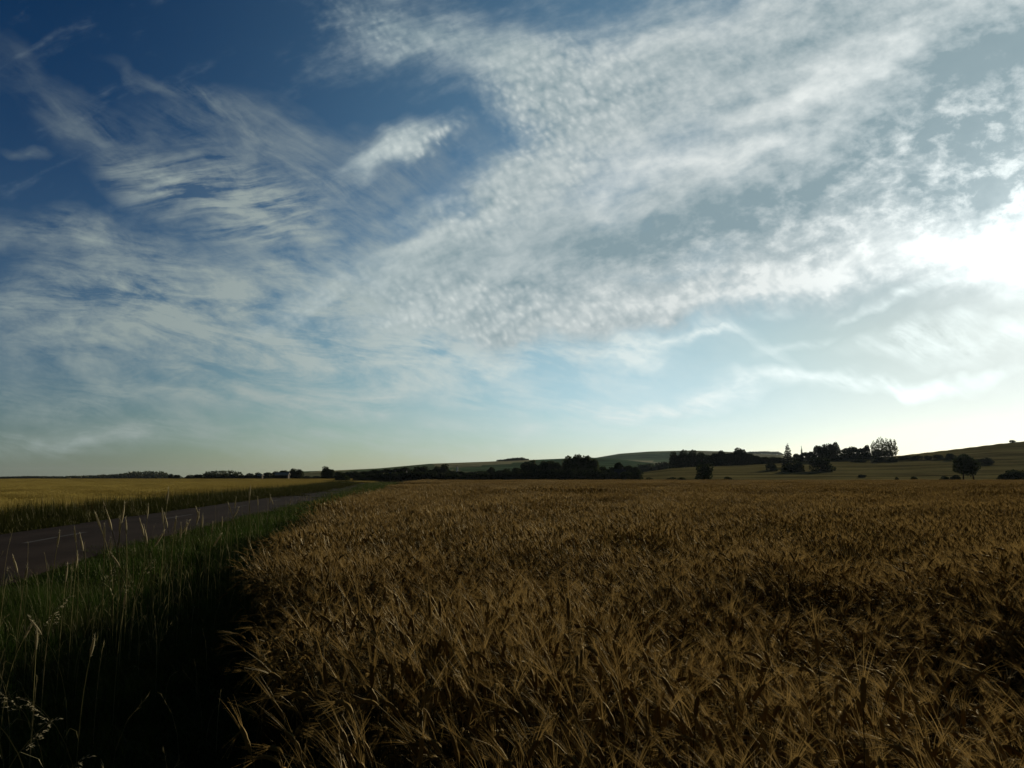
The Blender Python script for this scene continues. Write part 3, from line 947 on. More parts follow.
def build_verges():
    ga = plant_mat('verge_blade', (0.019, 0.041, 0.006), (0.049, 0.086, 0.014), 0.35, 1.1, 0.06, 0.55, (0.05, 0.058, 0.016), 0.8)
    gb = plant_mat('dry_blade', (0.16, 0.135, 0.06), (0.30, 0.25, 0.13), 0.35, 1.0, 0.08)
    gr = plant_mat('far_verge_blade', (0.022, 0.028, 0.006), (0.050, 0.052, 0.012), 0.30, 1.0, 0.05)
    dock = plant_mat('dock_seed', (0.055, 0.020, 0.009), (0.11, 0.042, 0.016), 0.2, 1.0, 0.1)
    c0 = patch_collection('verge_near', 5, lambda i: grass_patch(i, 0.6, 420, 0.16, 0.46, [ga, gb], 'grass_clump', 0.0055, 4, 1))
    c1 = patch_collection('verge_mid', 4, lambda i: grass_patch(i, 1.2, 420, 0.18, 0.48, [ga, gb], 'grass_stand', 0.013, 3, 1))
    c2 = patch_collection('verge_far', 4, lambda i: grass_patch(i, 1.2, 330, 0.25, 0.75, [gr, gb], 'weed_stand', 0.020, 2, 0))
    c3 = patch_collection('verge_dock', 3, lambda i: grass_patch(i, 0.9, 60, 0.45, 0.95, [dock, dock], 'dock_stand', 0.03, 3, 0))
    groups = []
    for c, n, st, d0, d1 in ((c0, 5, 0.5, 1.4, 15.0), (c1, 4, 1.0, 15.0, 245.0)):
        X, Y = jgrid(-60, 2, -2, min(d1, 245), st)
        D = np.hypot(X, Y)
        k = (D > d0) & (D <= d1) & (X < edge_x(Y) - 0.05)
        X, Y = X[k], Y[k]
        rd = road_dist(X, Y)
        k = (rd < -ROAD_W / 2 - st * 0.35) & (np.abs(rd) < 40)
        X, Y, rd = X[k], Y[k], rd[k]
        sz = 0.65 + 0.7 * bumps(X, Y, 1.1, 31)
        sz *= np.where(-rd - ROAD_W / 2 < 1.2, 0.55, 1.0)
        sz *= np.where(edge_x(Y) - X < 0.9, 0.55, 1.0)
        groups.append((c, n, np.stack([X, Y, land(X, Y)], 1), rng.uniform(0, 6.28, len(X)), np.stack([np.full(len(X), 1.05)] * 2 + [sz], 1)))
    X, Y = jgrid(-75, -4, 2, 265, 1.0)
    rd = road_dist(X, Y)
    k = (rd > ROAD_W / 2 + 0.35) & (rd < ROAD_W / 2 + 5.2) & (X > -0.9 * Y - 6)
    X, Y, rd = X[k], Y[k], rd[k]
    sz = (0.95 + 1.0 * bumps(X, Y, 0.9, 41)) * np.where(rd < ROAD_W / 2 + 1.0, 0.45, np.where(rd < ROAD_W / 2 + 1.9, 0.75, 1.15))
    groups.append((c2, 4, np.stack([X, Y, land(X, Y)], 1), rng.uniform(0, 6.28, len(X)), np.stack([np.full(len(X), 1.05)] * 2 + [sz], 1)))
    k = (bumps(X, Y, 0.35, 55) > 0.52) & (rd > ROAD_W / 2 + 2.0) & (rng.random(len(X)) < 0.8) & (Y < 60)
    X, Y = X[k], Y[k]
    groups.append((c3, 3, np.stack([X, Y, land(X, Y)], 1), rng.uniform(0, 6.28, len(X)), np.stack([np.full(len(X), 1.0)] * 2 + [rng.uniform(0.7, 1.1, len(X))], 1)))
    # low growth beyond the crop, between the fields and the first trees
    X, Y = jgrid(-190, 210, 228, 262, 2.2)
    k = road_dist(X, Y)
    k = np.abs(k) > ROAD_W / 2 + 0.9
    X, Y = X[k], Y[k]
    groups.append((c2, 4, np.stack([X, Y, land(X, Y)], 1), rng.uniform(0, 6.28, len(X)), np.stack([np.full(len(X), 2.0)] * 2 + [rng.uniform(0.5, 1.0, len(X))], 1)))
    scatter('verge_grass', groups, ([], [], [ga]), 'rough green verge grass and weeds lining the road', 'grass')
    return ga, gb


def build_stalks(gb):
    """Tall seeded grasses that stand clear of the verge: each one a thing with a stem and a seed head."""
    stem_m = plant_mat('seed_grass_stem', (0.20, 0.18, 0.075), (0.30, 0.27, 0.12), 0.3, 1.0, 0.2)
    head_m = plant_mat('seed_grass_head', (0.38, 0.33, 0.20), (0.56, 0.50, 0.33), 0.45, 1.0, 0.2)

    def make(kind, h, lean, az, seed):
        rg = np.random.default_rng(seed)
        root = empty('grass_stalk', (0, 0, 0))
        d0 = np.array((math.cos(az), math.sin(az), 0))
        pts = arc((0, 0, 0), d0, h, lean, 9, 2.4)
        mb = MB()
        mb.tube(pts, [0.0044 - 0.0018 * i / 9 for i in range(10)], 4, 0, 0.5, False)
        for q in (2, 4):
            a2 = rg.uniform(0, 6.28)
            dl = np.array((math.cos(a2), math.sin(a2), 0))
            b = pts[q]
            p1, p2 = b + (UP * 0.9 + dl * 0.4) * 0.09, b + (UP * 0.9 + dl * 0.9) * 0.15
            p3 = p2 + (dl * 0.7 - UP * 0.5) * 0.10
            mb.ribbon([b, p1, p2, p3], [0.004, 0.006, 0.005, 0.001], np.array((-dl[1], dl[0], 0)), 0, 0.4)
        mb.obj('stem', [stem_m], root)
        mb = MB()
        tip, dr = pts[-1], unit(pts[-1] - pts[-2])
        side = np.array((-d0[1], d0[0], 0))
        if kind == 'spike':
            L, n = 0.19, 70
            hp = [tip + dr * (L * t) - UP * 0.02 * t * t for t in np.linspace(0, 1, 7)]
            mb.tube(hp, [0.002, 0.008, 0.0105, 0.0105, 0.009, 0.006, 0.001], 5, 0, 0.5)
            for i in range(n):
                t = rg.random()
                b = tip + dr * (L * t)
                mb.blade(b, b + unit(dr * 1.0 + np.array(rg.normal(0, 0.45, 3))) * 0.024, 0.004, unit(np.array(rg.normal(0, 1, 3))), 0, float(rg.random()))
        else:
            n = 13
            for i in range(n):
                t = i / n
                b = pts[-1] + (pts[-3] - pts[-1]) * (1 - t) * 0.9
                br = unit(dr * 0.7 + side * (1 if i % 2 else -1) * rg.uniform(0.3, 0.8) + d0 * rg.uniform(0, 0.5) - UP * rg.uniform(0.0, 0.4))
                e = b + br * rg.uniform(0.05, 0.10) * (1.1 - 0.6 * t)
                mb.ribbon([b, e], [0.0012, 0.0008], unit(np.cross(br, UP)), 0, 0.3)
                for j in range(5):
                    q = b + (e - b) * rg.uniform(0.35, 1.05)
                    mb.blade(q, q + unit(br + np.array(rg.normal(0, 0.4, 3)) - UP * 0.3) * 0.020, 0.007, unit(np.array(rg.normal(0, 1, 3))), 0, float(rg.random()))
        mb.obj('seed_head', [head_m], root)
        return root

    protos = [make('spike', 1.2, 0.10, 0.4, 1), make('spike', 1.2, 0.35, 2.6, 2), make('panicle', 1.2, 0.75, 0.5, 3), make('panicle', 1.2, 0.95, 2.9, 4), make('spike', 1.2, 0.55, 3.3, 5)]
    first = [True] * len(protos)

    def place(k, x, y, h, rz, label, group):
        o = protos[k]
        if first[k]:
            first[k] = False
        else:
            o = protos[k].copy()
            COL.objects.link(o)
            for ch in protos[k].children:
                c = ch.copy()
                COL.objects.link(c)
                c.parent = o
        o.location = (x, y, land1(x, y) - 0.02)
        s = h / 1.2
        o.scale = (min(1.3, max(0.85, s)),) * 2 + (s,)
        o.rotation_euler = (0, 0, rz)
        tag(o, label, 'grass stalk', group)

    G1, G2 = 'tall seeded grasses standing against the road', 'bent dry grasses on the dark bank'
    L1 = 'thin pale seeded grass stalk rising from the green verge in front of the road'
    L2 = 'dry bent grass stalk with a loose seed head over the dark bank beside the barley'
    own = {(121, 515): 'straight upright grass spike, the straighter of the tall pair against the road',
           (131, 522): 'tall grass spike leaning beside the straight upright spike against the road',
           (168, 498): 'very tall thin grass spike reaching up to the far edge of the road',
           (252, 497): 'tall pale grass spike before the road close to the barley edge',
           (45, 577): 'drooping pale seed panicle bent over the verge below the road edge',
           (235, 508): 'short thin grass spike before the road, next to the tall one by the barley'}
    for px, py, d, k, rz in [(121, 515, 9.0, 0, 0.2), (127, 527, 9.2, 0, 2.0), (131, 522, 8.8, 1, 0.3), (168, 498, 12.0, 0, 1.0), (172, 517, 11.0, 1, -0.3), (181, 523, 10.6, 1, 0.1), (166, 526, 10.0, 4, 2.9),
                             (195, 521, 10.8, 1, 2.9), (235, 508, 14.5, 0, 0.4), (252, 497, 16.5, 0, 1.4), (254, 503, 16.0, 1, 2.2), (82, 554, 8.0, 1, 2.7), (162, 541, 8.4, 1, 0.0), (200, 545, 9.6, 4, 3.0),
                             (108, 553, 9.0, 2, 1.0), (45, 577, 7.2, 2, 0.0), (20, 588, 7.0, 3, 0.3), (58, 583, 7.3, 3, 2.5), (214, 532, 12.0, 0, 0.8), (142, 548, 9.8, 2, 0.7), (291, 505, 24.0, 0, 0.2), (308, 500, 30.0, 0, 0.9), (330, 497, 38.0, 1, 0.9),
                             (123, 519, 9.6, 1, 1.0), (135, 528, 9.3, 0, 2.4), (140, 536, 8.8, 4, 2.8), (160, 530, 9.4, 1, 0.2), (176, 528, 10.2, 0, 0.7), (187, 530, 10.4, 1, 2.7), (206, 527, 11.2, 0, 1.5), (100, 540, 8.6, 1, 0.1), (112, 533, 8.9, 0, 2.0), (243, 512, 15.0, 1, 0.6), (262, 508, 17.0, 0, 2.2), (40, 560, 7.7, 1, 0.4), (60, 540, 9.0, 0, 0.5), (88, 532, 9.6, 1, 2.2), (150, 512, 12.0, 0, 1.2), (212, 514, 13.5, 1, 0.4), (226, 512, 14.5, 4, 2.6), (270, 505, 18.5, 0, 0.3), (281, 506, 20.0, 1, 1.3), (300, 503, 26.0, 0, 0.6), (345, 494, 46.0, 0, 0.1), (30, 566, 7.6, 1, 2.9), (72, 570, 7.4, 0, 1.1), (12, 575, 7.3, 0, 0.9), (118, 545, 8.9, 0, 1.9), (186, 540, 9.2, 0, 1.7), (150, 560, 8.0, 4, 0.5), (225, 525, 13.0, 1, 2.5)]:
        h = CAM_H - (py - 477) / F_PX * d
        place(k, (px - 512) / F_PX * d, d, max(0.5, h + 0.15), rz, own.get((px, py), L1), G1)
    for px, py, d, k, rz in [(8, 690, 3.9, 2, 0.0), (30, 640, 4.6, 3, 0.3), (70, 655, 4.4, 3, 0.2), (95, 640, 4.9, 1, 2.9), (100, 672, 4.2, 2, 3.0), (15, 655, 4.8, 2, 2.8), (50, 625, 5.2, 1, 2.6), (128, 602, 6.2, 0, 0.6), (35, 735, 3.5, 2, 0.1),
                             (85, 615, 5.6, 4, 0.0), (60, 690, 3.9, 4, 0.4), (20, 610, 5.8, 4, 2.5)]:
        h = CAM_H - (py - 477) / F_PX * d
        place(k, (px - 512) / F_PX * d, d, max(0.4, h + 0.12), rz, L2, G2)
# ---------------------------------------------------------------- trees
def crown_mesh(lobes, n, leaf, rg, drop=0.0):
    """Leaf sprays scattered through a set of lobes: (centre, radii)."""
    vol = np.array([r[0] * r[1] * r[2] for _c, r in lobes]) ** 0.67
    which = rg.choice(len(lobes), n, p=vol / vol.sum())
    vs, fs, va = [], [], []
    for i in range(n):
        c, r = lobes[which[i]]
        d = rg.normal(0, 1, 3)
        d /= np.linalg.norm(d)
        q = rg.random() ** 0.33
        p = np.array(c) + d * np.array(r) * (0.45 + 0.6 * q)
        if p[2] < drop:
            continue
        a = rg.normal(0, 1, 3)
        a /= np.linalg.norm(a)
        b = np.cross(a, rg.normal(0, 1, 3))
        b /= np.linalg.norm(b) + 1e-9
        s = leaf * rg.uniform(0.5, 1.35)
        n0 = len(vs)
        vs += [p - a * s * 0.5, p + b * s * 0.32, p + a * s * 0.55, p - b * s * 0.34]
        fs.append((n0, n0 + 1, n0 + 2, n0 + 3))
        va += [float(rg.random())] * 4
    return vs, fs, va


def make_tree(kind, seed, leaf_m, bark_m):
    rg = np.random.default_rng(seed)
    lobes, trunk = [], MB()
    h, w = {'broad': (11, 10), 'bush': (4.0, 5.0), 'poplar': (15, 4.6), 'spire': (13, 3.4), 'open': (8, 9.0)}[kind]
    if kind == 'broad':
        for i in range(15):
            a, t = rg.uniform(0, 6.28), rg.random()
            z = h * (0.30 + 0.55 * t)
            rr = w * 0.34 * math.sin(math.pi * (0.30 + 0.62 * t)) * rg.uniform(0.5, 1.0)
            s = w * rg.uniform(0.13, 0.21)
            lobes.append(((math.cos(a) * rr, math.sin(a) * rr, z), (s, s, s * rg.uniform(0.75, 1.0))))
        lobes += [((0, 0, h * 0.52), (w * 0.34, w * 0.34, h * 0.32)), ((0, 0, h * 0.24), (w * 0.33, w * 0.33, h * 0.24))]
        n, leaf = 3000, 0.72
    elif kind == 'bush':
        for i in range(12):
            a, t = rg.uniform(0, 6.28), rg.random()
            rr = w * 0.34 * (1 - 0.5 * t) * rg.uniform(0.3, 1)
            s = w * rg.uniform(0.13, 0.22)
            lobes.append(((math.cos(a) * rr, math.sin(a) * rr, h * (0.15 + 0.6 * t)), (s, s, s * 0.85)))
        lobes.append(((0, 0, h * 0.35), (w * 0.34, w * 0.34, h * 0.42)))
        n, leaf = 2400, 0.40
    elif kind == 'poplar':
        for i in range(11):
            t = i / 10
            s = w * 0.5 * (0.35 + 0.65 * math.sin(math.pi * min(1, 0.16 + 0.80 * t)))
            lobes.append(((rg.normal(0, 0.35), rg.normal(0, 0.35), h * (0.22 + 0.72 * t)), (s * rg.uniform(0.5, 0.8), s * rg.uniform(0.5, 0.8), h * 0.085)))
        n, leaf = 900, 0.62
    elif kind == 'spire':
        for i in range(12):
            t = i / 11
            s = w * 0.5 * (1.02 - t) ** 0.75 + 0.12
            lobes.append(((rg.normal(0, 0.12), rg.normal(0, 0.12), h * (0.06 + 0.90 * t)), (s, s, h * 0.06)))
        n, leaf = 1700, 0.55
    else:
        for i in range(16):
            a, t = rg.uniform(0, 6.28), rg.random()
            rr = w * 0.27 * rg.uniform(0.2, 1) * math.sin(math.pi * (0.22 + 0.66 * t))
            s = w * rg.uniform(0.12, 0.19)
            lobes.append(((math.cos(a) * rr, math.sin(a) * rr, h * (0.32 + 0.52 * t)), (s, s, s * 0.8)))
        lobes.append(((0, 0, h * 0.56), (w * 0.36, w * 0.36, h * 0.30)))
        n, leaf = 4200, 0.46
    vs, fs, va = crown_mesh(lobes, n, leaf, rg, 0.02)
    root = empty({'broad': 'tree', 'bush': 'bush', 'poplar': 'poplar_tree', 'spire': 'conifer_tree', 'open': 'tree'}[kind], (0, 0, 0))
    mesh_obj('crown', vs, fs, [leaf_m], None, root, False, {'var': ('FLOAT', va)})
    stems = [(0.0, 0.0)] if kind != 'open' else [(-1.1, 0.1), (1.6, -0.1)]
    r0 = {'broad': 0.34, 'bush': 0.09, 'poplar': 0.22, 'spire': 0.2, 'open': 0.20}[kind]
    for sx, sy in stems:
        trunk.tube([np.array((sx, sy, -0.6)), np.array((sx * 0.95 + 0.05, sy, h * 0.18)), np.array((sx * 0.7, sy + 0.1, h * 0.45)), np.array((sx * 0.4, sy, h * 0.8))], [r0 * 1.25, r0, r0 * 0.7, r0 * 0.2], 7)
        for i in range(5 if kind in ('broad', 'open') else 3):
            a, z = rg.uniform(0, 6.28), h * rg.uniform(0.25, 0.6)
            e = np.array((sx * 0.6 + math.cos(a) * w * 0.28, sy + math.sin(a) * w * 0.28, z + h * 0.18))
            b = np.array((sx * 0.7, sy, z))
            trunk.tube([b, (b + e) / 2 + UP * 0.2, e], [r0 * 0.42, r0 * 0.28, r0 * 0.10], 5)
    trunk.obj('trunk', [bark_m], root, True)
    zv = np.array([p[2] for p in vs])
    rv = np.array([math.hypot(p[0], p[1]) for p in vs])
    return root, float(np.percentile(zv, 99.3)), float(2 * np.percentile(rv, 97))


def copy_thing(o):
    c = o.copy()
    COL.objects.link(c)
    for ch in list(o.children):
        k = ch.copy()
        COL.objects.link(k)
        k.parent = c
        for sub in list(ch.children):
            q = sub.copy()
            COL.objects.link(q)
            q.parent = k
    return c


TREES = []      # (kind, px centre, px top, px width, distance, label, group)


def T(kind, items, dist, label, group=None, own=None):
    for it in items:
        px, top, wd = it[:3]
        d = it[3] if len(it) > 3 else dist
        TREES.append((kind, px, top, wd, d, (own or {}).get(px, label), group))


def build_trees():
    leaf_d = plant_mat('leaf_dark', (0.024, 0.036, 0.013), (0.058, 0.078, 0.026), 0.22, 1.0, 0.1)
    leaf_m = plant_mat('leaf_olive', (0.05, 0.064, 0.02), (0.105, 0.125, 0.042), 0.28, 1.0, 0.1)
    leaf_c = plant_mat('needle_dark', (0.012, 0.022, 0.012), (0.026, 0.040, 0.020), 0.12, 1.0, 0.1)
    bark = solid_mat('bark', (0.05, 0.038, 0.026), (0.11, 0.085, 0.06), 6.0, 0.9, 0.1, 0.5)
    protos = {
        'broad': [make_tree('broad', 21 + i, leaf_d, bark) for i in range(4)],
        'olive': [make_tree('broad', 41 + i, leaf_m, bark) for i in range(3)],
        'bush': [make_tree('bush', 61 + i, leaf_d, bark) for i in range(4)],
        'poplar': [make_tree('poplar', 81 + i, leaf_m, bark) for i in range(3)],
        'spire': [make_tree('spire', 91 + i, leaf_c, bark) for i in range(2)],
        'open': [make_tree('open', 97, leaf_d, bark)],
    }
    used = {}
    # --- pasture slope
    T('bush', [(704, 464.3, 18)], 300, 'large round dark bush alone at the foot of the pasture before the dark wood')
    T('bush', [(640, 478.3, 8), (649, 477.6, 14)], 268, 'very low dark bush at the barley edge below the first pasture slope', 'low bushes along the barley edge', {640: 'smaller of two very low bushes at the barley edge below the valley trees'})
    T('bush', [(671, 477.3, 12), (681, 477.6, 14)], 268, 'low spreading bush at the barley edge between the round bush and the valley trees', 'low bushes along the barley edge')
    T('bush', [(727, 476.8, 14)], 268, 'small low bush at the barley edge beside the large round bush')
    T('bush', [(771, 463.5, 12)], -471.0, 'small round bush on the pasture before the end of the dark wood')
    T('bush', [(788, 463, 13), (796, 461.0, 17)], -472.0, 'dark round bush of the joined pair under the lone conifer', 'pair of bushes under the conifer')
    T('bush', [(820, 458, 24)], -471.5, 'broad dark bush on the pasture below the tall clump with the sloping top')
    T('bush', [(862, 474.5, 8)], -477.8, 'tiny bush in the pasture grass below the poplars')
    T('bush', [(897, 477.2, 7), (914, 476.8, 8)], 272, 'tiny weedy bush at the barley edge between the poplars and the lone tree', 'tiny bushes at the barley edge')
    T('bush', [(944, 476.2, 13)], 272, 'low dark bush at the barley edge just before the lone tree')
    T('open', [(966, 455.6, 25)], 300, 'lone round tree on two thin trunks on the pasture')
    T('bush', [(955, 475.2, 11)], 286, 'low bush in the grass beneath the crown edge of the lone tree')
    T('bush', [(984, 458.0, 18)], -464.0, 'dark bush on the slope behind the lone tree with two trunks')
    T('bush', [(1003, 474.5, 14), (1017, 470.5, 26)], 275, 'wide dark bush at the barley edge under the slope', 'bushes at the barley edge under the slope', {1003: 'smaller bush joined to the wide dark bush at the barley edge'})
    T('olive', [(1012, 439.9, 7)], 690, 'small pale bush alone on the crest of the pasture hill')
    T('bush', [(963, 454.0, 12), (951, 453.6, 12), (938, 454.6, 11), (928, 455.6, 8), (917, 455.6, 12), (905, 455.4, 15)], -459.6, 'dark hedge bush in the row climbing the slope from the poplars', 'hedge bushes in a row below the poplars')
    T('bush', [(892, 457.0, 13), (880, 457.2, 14), (860, 459.0, 16)], -462.0, 'low hedge bush under the poplars', 'hedge bushes in a row below the poplars')
    T('bush', [(832, 456, 15), (841, 456.3, 15), (850, 456.2, 15), (859, 456.0, 15), (868, 455.8, 14)], 572, 'low scrub bush at the foot of the skyline clumps beside the poplars', 'scrub under the skyline clumps')
    T('poplar', [(873, 441, 6.5), (877.5, 439, 6.5), (882, 438.2, 7), (886.5, 438.6, 6.5), (890.5, 439, 6.2), (894.5, 439.6, 6.2)], 600, 'slim poplar with a feathery olive crown in the tight group above the hedge', 'poplars in a tight group')
    T('broad', [(877, 450, 12), (888, 450.5, 12)], 605, 'low dark tree filling the foot of the poplar group', 'trees at the foot of the poplars')
    # --- clumps on the skyline
    T('broad', [(817.5, 446, 12), (823, 445.2, 12), (829, 444.4, 12), (835, 443.0, 10)], 560, 'dark tree of the tall clump whose top slopes up towards the poplars', 'trees of the sloping clump')
    T('broad', [(846, 448.5, 13), (853, 447.2, 16), (861, 448.5, 12), (866.5, 445.6, 9)], 575, 'dark tree of the low rounded clump between the sloping clump and the poplars', 'trees of the low clump', {866.5: 'taller tree at the end of the low clump beside the poplars'})
    T('spire', [(801.5, 447, 3.6)], 560, 'very thin small conifer between the lone conifer and the sloping clump')
    T('spire', [(787, 445.5, 12)], 470, 'lone pointed dark conifer standing clear beside the wood end')
    T('broad', [(797, 454, 12), (805, 452.6, 12), (811, 452, 10)], 565, 'low tree filling the gap beside the thin conifer', 'low trees beside the thin conifer')
    # --- the wood on the ridge
    T('broad', [(675, 452.5, 15), (685, 450.8, 16), (694, 450.8, 16), (701, 453, 13), (709, 455.5, 13), (716, 453.6, 15), (722, 451.2, 14), (730, 453.5, 14), (736, 448.8, 17), (742, 450.2, 14), (749, 453.8, 14), (757, 456, 14), (765, 457, 13), (773, 457, 12), (780, 457.5, 11)], 540,
      'dark broadleaf tree in the wood along the ridge above the round bush', 'trees of the ridge wood', {736: 'highest crowned tree standing up in the ridge wood', 722: 'second highest crown in the ridge wood with a gap beside it'})
    # --- valley
    T('olive', [(567.5, 456.4, 17), (577, 455.2, 19), (586, 456.4, 18), (594, 459.5, 13)], 380, 'big olive green tree in the tall group at the far barley edge', 'big trees at the far barley edge', {594: 'shorter shoulder tree of the big olive group at the far barley edge'})
    T('broad', [(526, 462.5, 15), (534, 461.0, 16), (543, 462.0, 16), (551, 461.5, 16), (558, 463.0, 14)], 400, 'dark tree of the even row beside the big olive trees', 'trees in the even row')
    T('broad', [(603, 467, 17), (612, 467.5, 15), (619, 462.8, 13), (628, 466, 16), (636, 467, 13)], 390, 'dark valley tree between the big olive trees and the pasture', 'valley trees beside the pasture', {619: 'taller valley tree standing above its neighbours beside the pasture'})
    T('broad', [(641, 465, 15), (649, 464.2, 16), (657, 463.4, 16), (665, 462.6, 16)], 780, 'distant hedge tree in the dark belt running to the ridge wood', 'hedge trees running to the ridge wood')
    T('broad', [(338, 471.8, 17), (347, 472, 17), (356, 471.2, 18), (366, 471.5, 18), (376, 470, 19), (386, 469, 19), (396, 468.6, 19), (406, 467.6, 19), (416, 467.4, 19), (426, 467, 19), (436, 466.6, 18), (445, 464.6, 12), (451, 471, 17), (461, 471.5, 17), (471, 472, 18), (481, 471, 18), (491, 467.5, 11), (499, 470.5, 17), (508, 469, 17), (517, 468, 15)], 430,
      'dark tree in the village belt at the far side of the barley', 'trees of the village belt', {445: 'taller pointed tree in the village belt beside the white tower', 491: 'slim tree rising from the village belt before the green hill'})
    T('bush', [(343, 474, 17), (361, 474, 18), (372, 474, 18), (383, 473, 18), (393, 472.5, 18), (403, 472, 18), (413, 472, 18), (423, 472, 18), (433, 472, 18), (444, 472.5, 18), (456, 473, 18), (467, 474, 18), (478, 473.5, 18), (488, 473, 18), (498, 473, 18), (508, 472, 18), (517, 472, 16), (527, 471, 16), (537, 470, 17), (548, 470, 17), (558, 470, 16), (569, 470, 17), (581, 470, 17), (593, 470, 17), (604, 472, 15), (614, 472, 15), (626, 472, 15), (636, 472, 13)], 355,
      'dark undergrowth bush at the foot of the tree belt behind the barley', 'undergrowth along the tree belt')
    T('broad', [(325.5, 467.0, 10), (331, 469.5, 10)], 420, 'dark peaked tree alone at the end of the village belt by the tan field', 'peaked trees by the tan field', {325.5: 'taller of the two peaked dark trees by the tan field'})
    T('broad', [(276, 471.5, 10), (284, 470.6, 12), (292, 469, 14), (299, 469.6, 10)], 450, 'dark tree of the clump behind the pale roofed barn', 'trees behind the pale barn')
    T('bush', [(200, 474.6, 16), (212, 474, 16), (224, 473.8, 16), (237, 474.0, 16), (249, 473.4, 15), (259, 472.8, 14), (268, 472.6, 14), (307, 476, 12), (316, 476, 12)], 520, 'low dark hedge tree beyond the wheat field near the farm buildings', 'low hedge trees beyond the wheat')
    T('bush', [(171, 474.0, 6), (178, 475, 12), (190, 475, 14)], 600, 'small hedge bush beyond the wheat between the two distant woods', 'hedge bushes between the distant woods')
    rgx = np.random.default_rng(77)
    for kind, px, top, wd, d, label, group in TREES:
        lst = protos[kind]
        i = int(rgx.integers(0, len(lst)))
        root, h, w = lst[i]
        if (kind, i) in used:
            root = copy_thing(root)
        used[(kind, i)] = True
        u, v = pix_uv(px, top)
        if d < 0:                                           # stands where the slope meets this height in the view
            vb = pix_uv(px, -d)[1]
            ys = np.arange(262.0, 760.0, 2.0)
            vv = (land(u * ys, ys) - CAM_H) / ys
            d = float(ys[min(int(np.argmax(vv >= vb)), len(ys) - 1)]) if (vv >= vb).any() else 420.0
        x, y = u * d, d
        z = land1(x, y)
        sink = {'broad': 0.20, 'olive': 0.13, 'bush': 0.06, 'poplar': 0.12}.get(kind, 0.0)
        hh = max(0.7, CAM_H + v * d - z) / (1 - sink)
        ww = wd / F_PX * d * 0.97
        root.location = (x, y, z - 0.05 - sink * hh)
        root.scale = (ww / w, ww / w, hh / h)
        root.rotation_euler = (0, 0, float(rgx.uniform(0, 6.28)) if kind != 'open' else 0.0)
        tag(root, label, 'bush' if 'bush' in label.split() else 'tree', group)
    for kind, lst in protos.items():                     # kinds that were not drawn by the dice
        for i, (root, h, w) in enumerate(lst):
            if (kind, i) not in used:
                for ch in list(root.children):
                    bpy.data.objects.remove(ch)
                bpy.data.objects.remove(root)

    # --- woods so far off that they read as one dark mass
    def wood(name, pts, d, depth, label, seed, base_drop=4.0):
        rg = np.random.default_rng(seed)
        vs, fs, va = [], [], []
        xs = np.array([p[0] for p in pts], float)
        tp = np.array([p[1] for p in pts], float)
        n = int((xs[-1] - xs[0]) / F_PX * d / 5.5) + 2
        for row in range(4):
            for i in range(n):
                px = xs[0] + (xs[-1] - xs[0]) * (i + rg.random()) / n
                y = d + depth * (row / 3.0 - 0.3) + rg.uniform(-6, 6)
                u, v = pix_uv(px, float(np.interp(px, xs, tp)))
                ztop = CAM_H + v * d
                x = u * y
                zb = land1(x, y)
                hh = max(2.0, (ztop - zb) * rg.uniform(0.88, 1.02))
                r = rg.uniform(4.0, 6.5)
                lobes = [((x, y, zb + hh * 0.62), (r, r, hh * 0.38)), ((x, y, zb + hh * 0.3), (r, r, hh * 0.32))]
                a, b, c = crown_mesh(lobes, 70, 2.6, rg, -99)
                fs += [tuple(k + len(vs) for k in f) for f in b]
                vs += a
                va += c
        o = mesh_obj(name, vs, fs, [leaf_d], None, None, False, {'var': ('FLOAT', va)})
        tag(o, label, 'wood', None, 'stuff')
    wood('distant_wood', [(62, 476.3), (90, 475.4), (108, 474.6), (122, 473.4), (133, 471.4), (150, 470.8), (163, 471.2), (168, 474.0)], 1350, 60, 'long dark wood on the flat horizon with a higher flat topped end', 1)
    wood('distant_wood', [(0, 477.0), (30, 476.2), (62, 476.6)], 1500, 40, 'thin line of far trees at the end of the wheat field horizon', 5)
    wood('distant_wood', [(206, 471.8), (214, 470.6), (226, 470.2), (236, 470.6), (239, 472.5)], 1150, 50, 'small flat topped wood behind the low hedge trees', 2)
    wood('hilltop_wood', [(499, 460.8), (505, 459.4), (513, 458.2), (522, 457.6), (526, 459)], 1580, 40, 'small dark wood crowning the green hill', 3)
    wood('hilltop_wood', [(742, 454.0), (750, 451.6), (765, 451.2), (778, 451.4), (783, 454)], 3500, 90, 'long flat topped wood on the far hill beside the lone pointed conifer', 4)


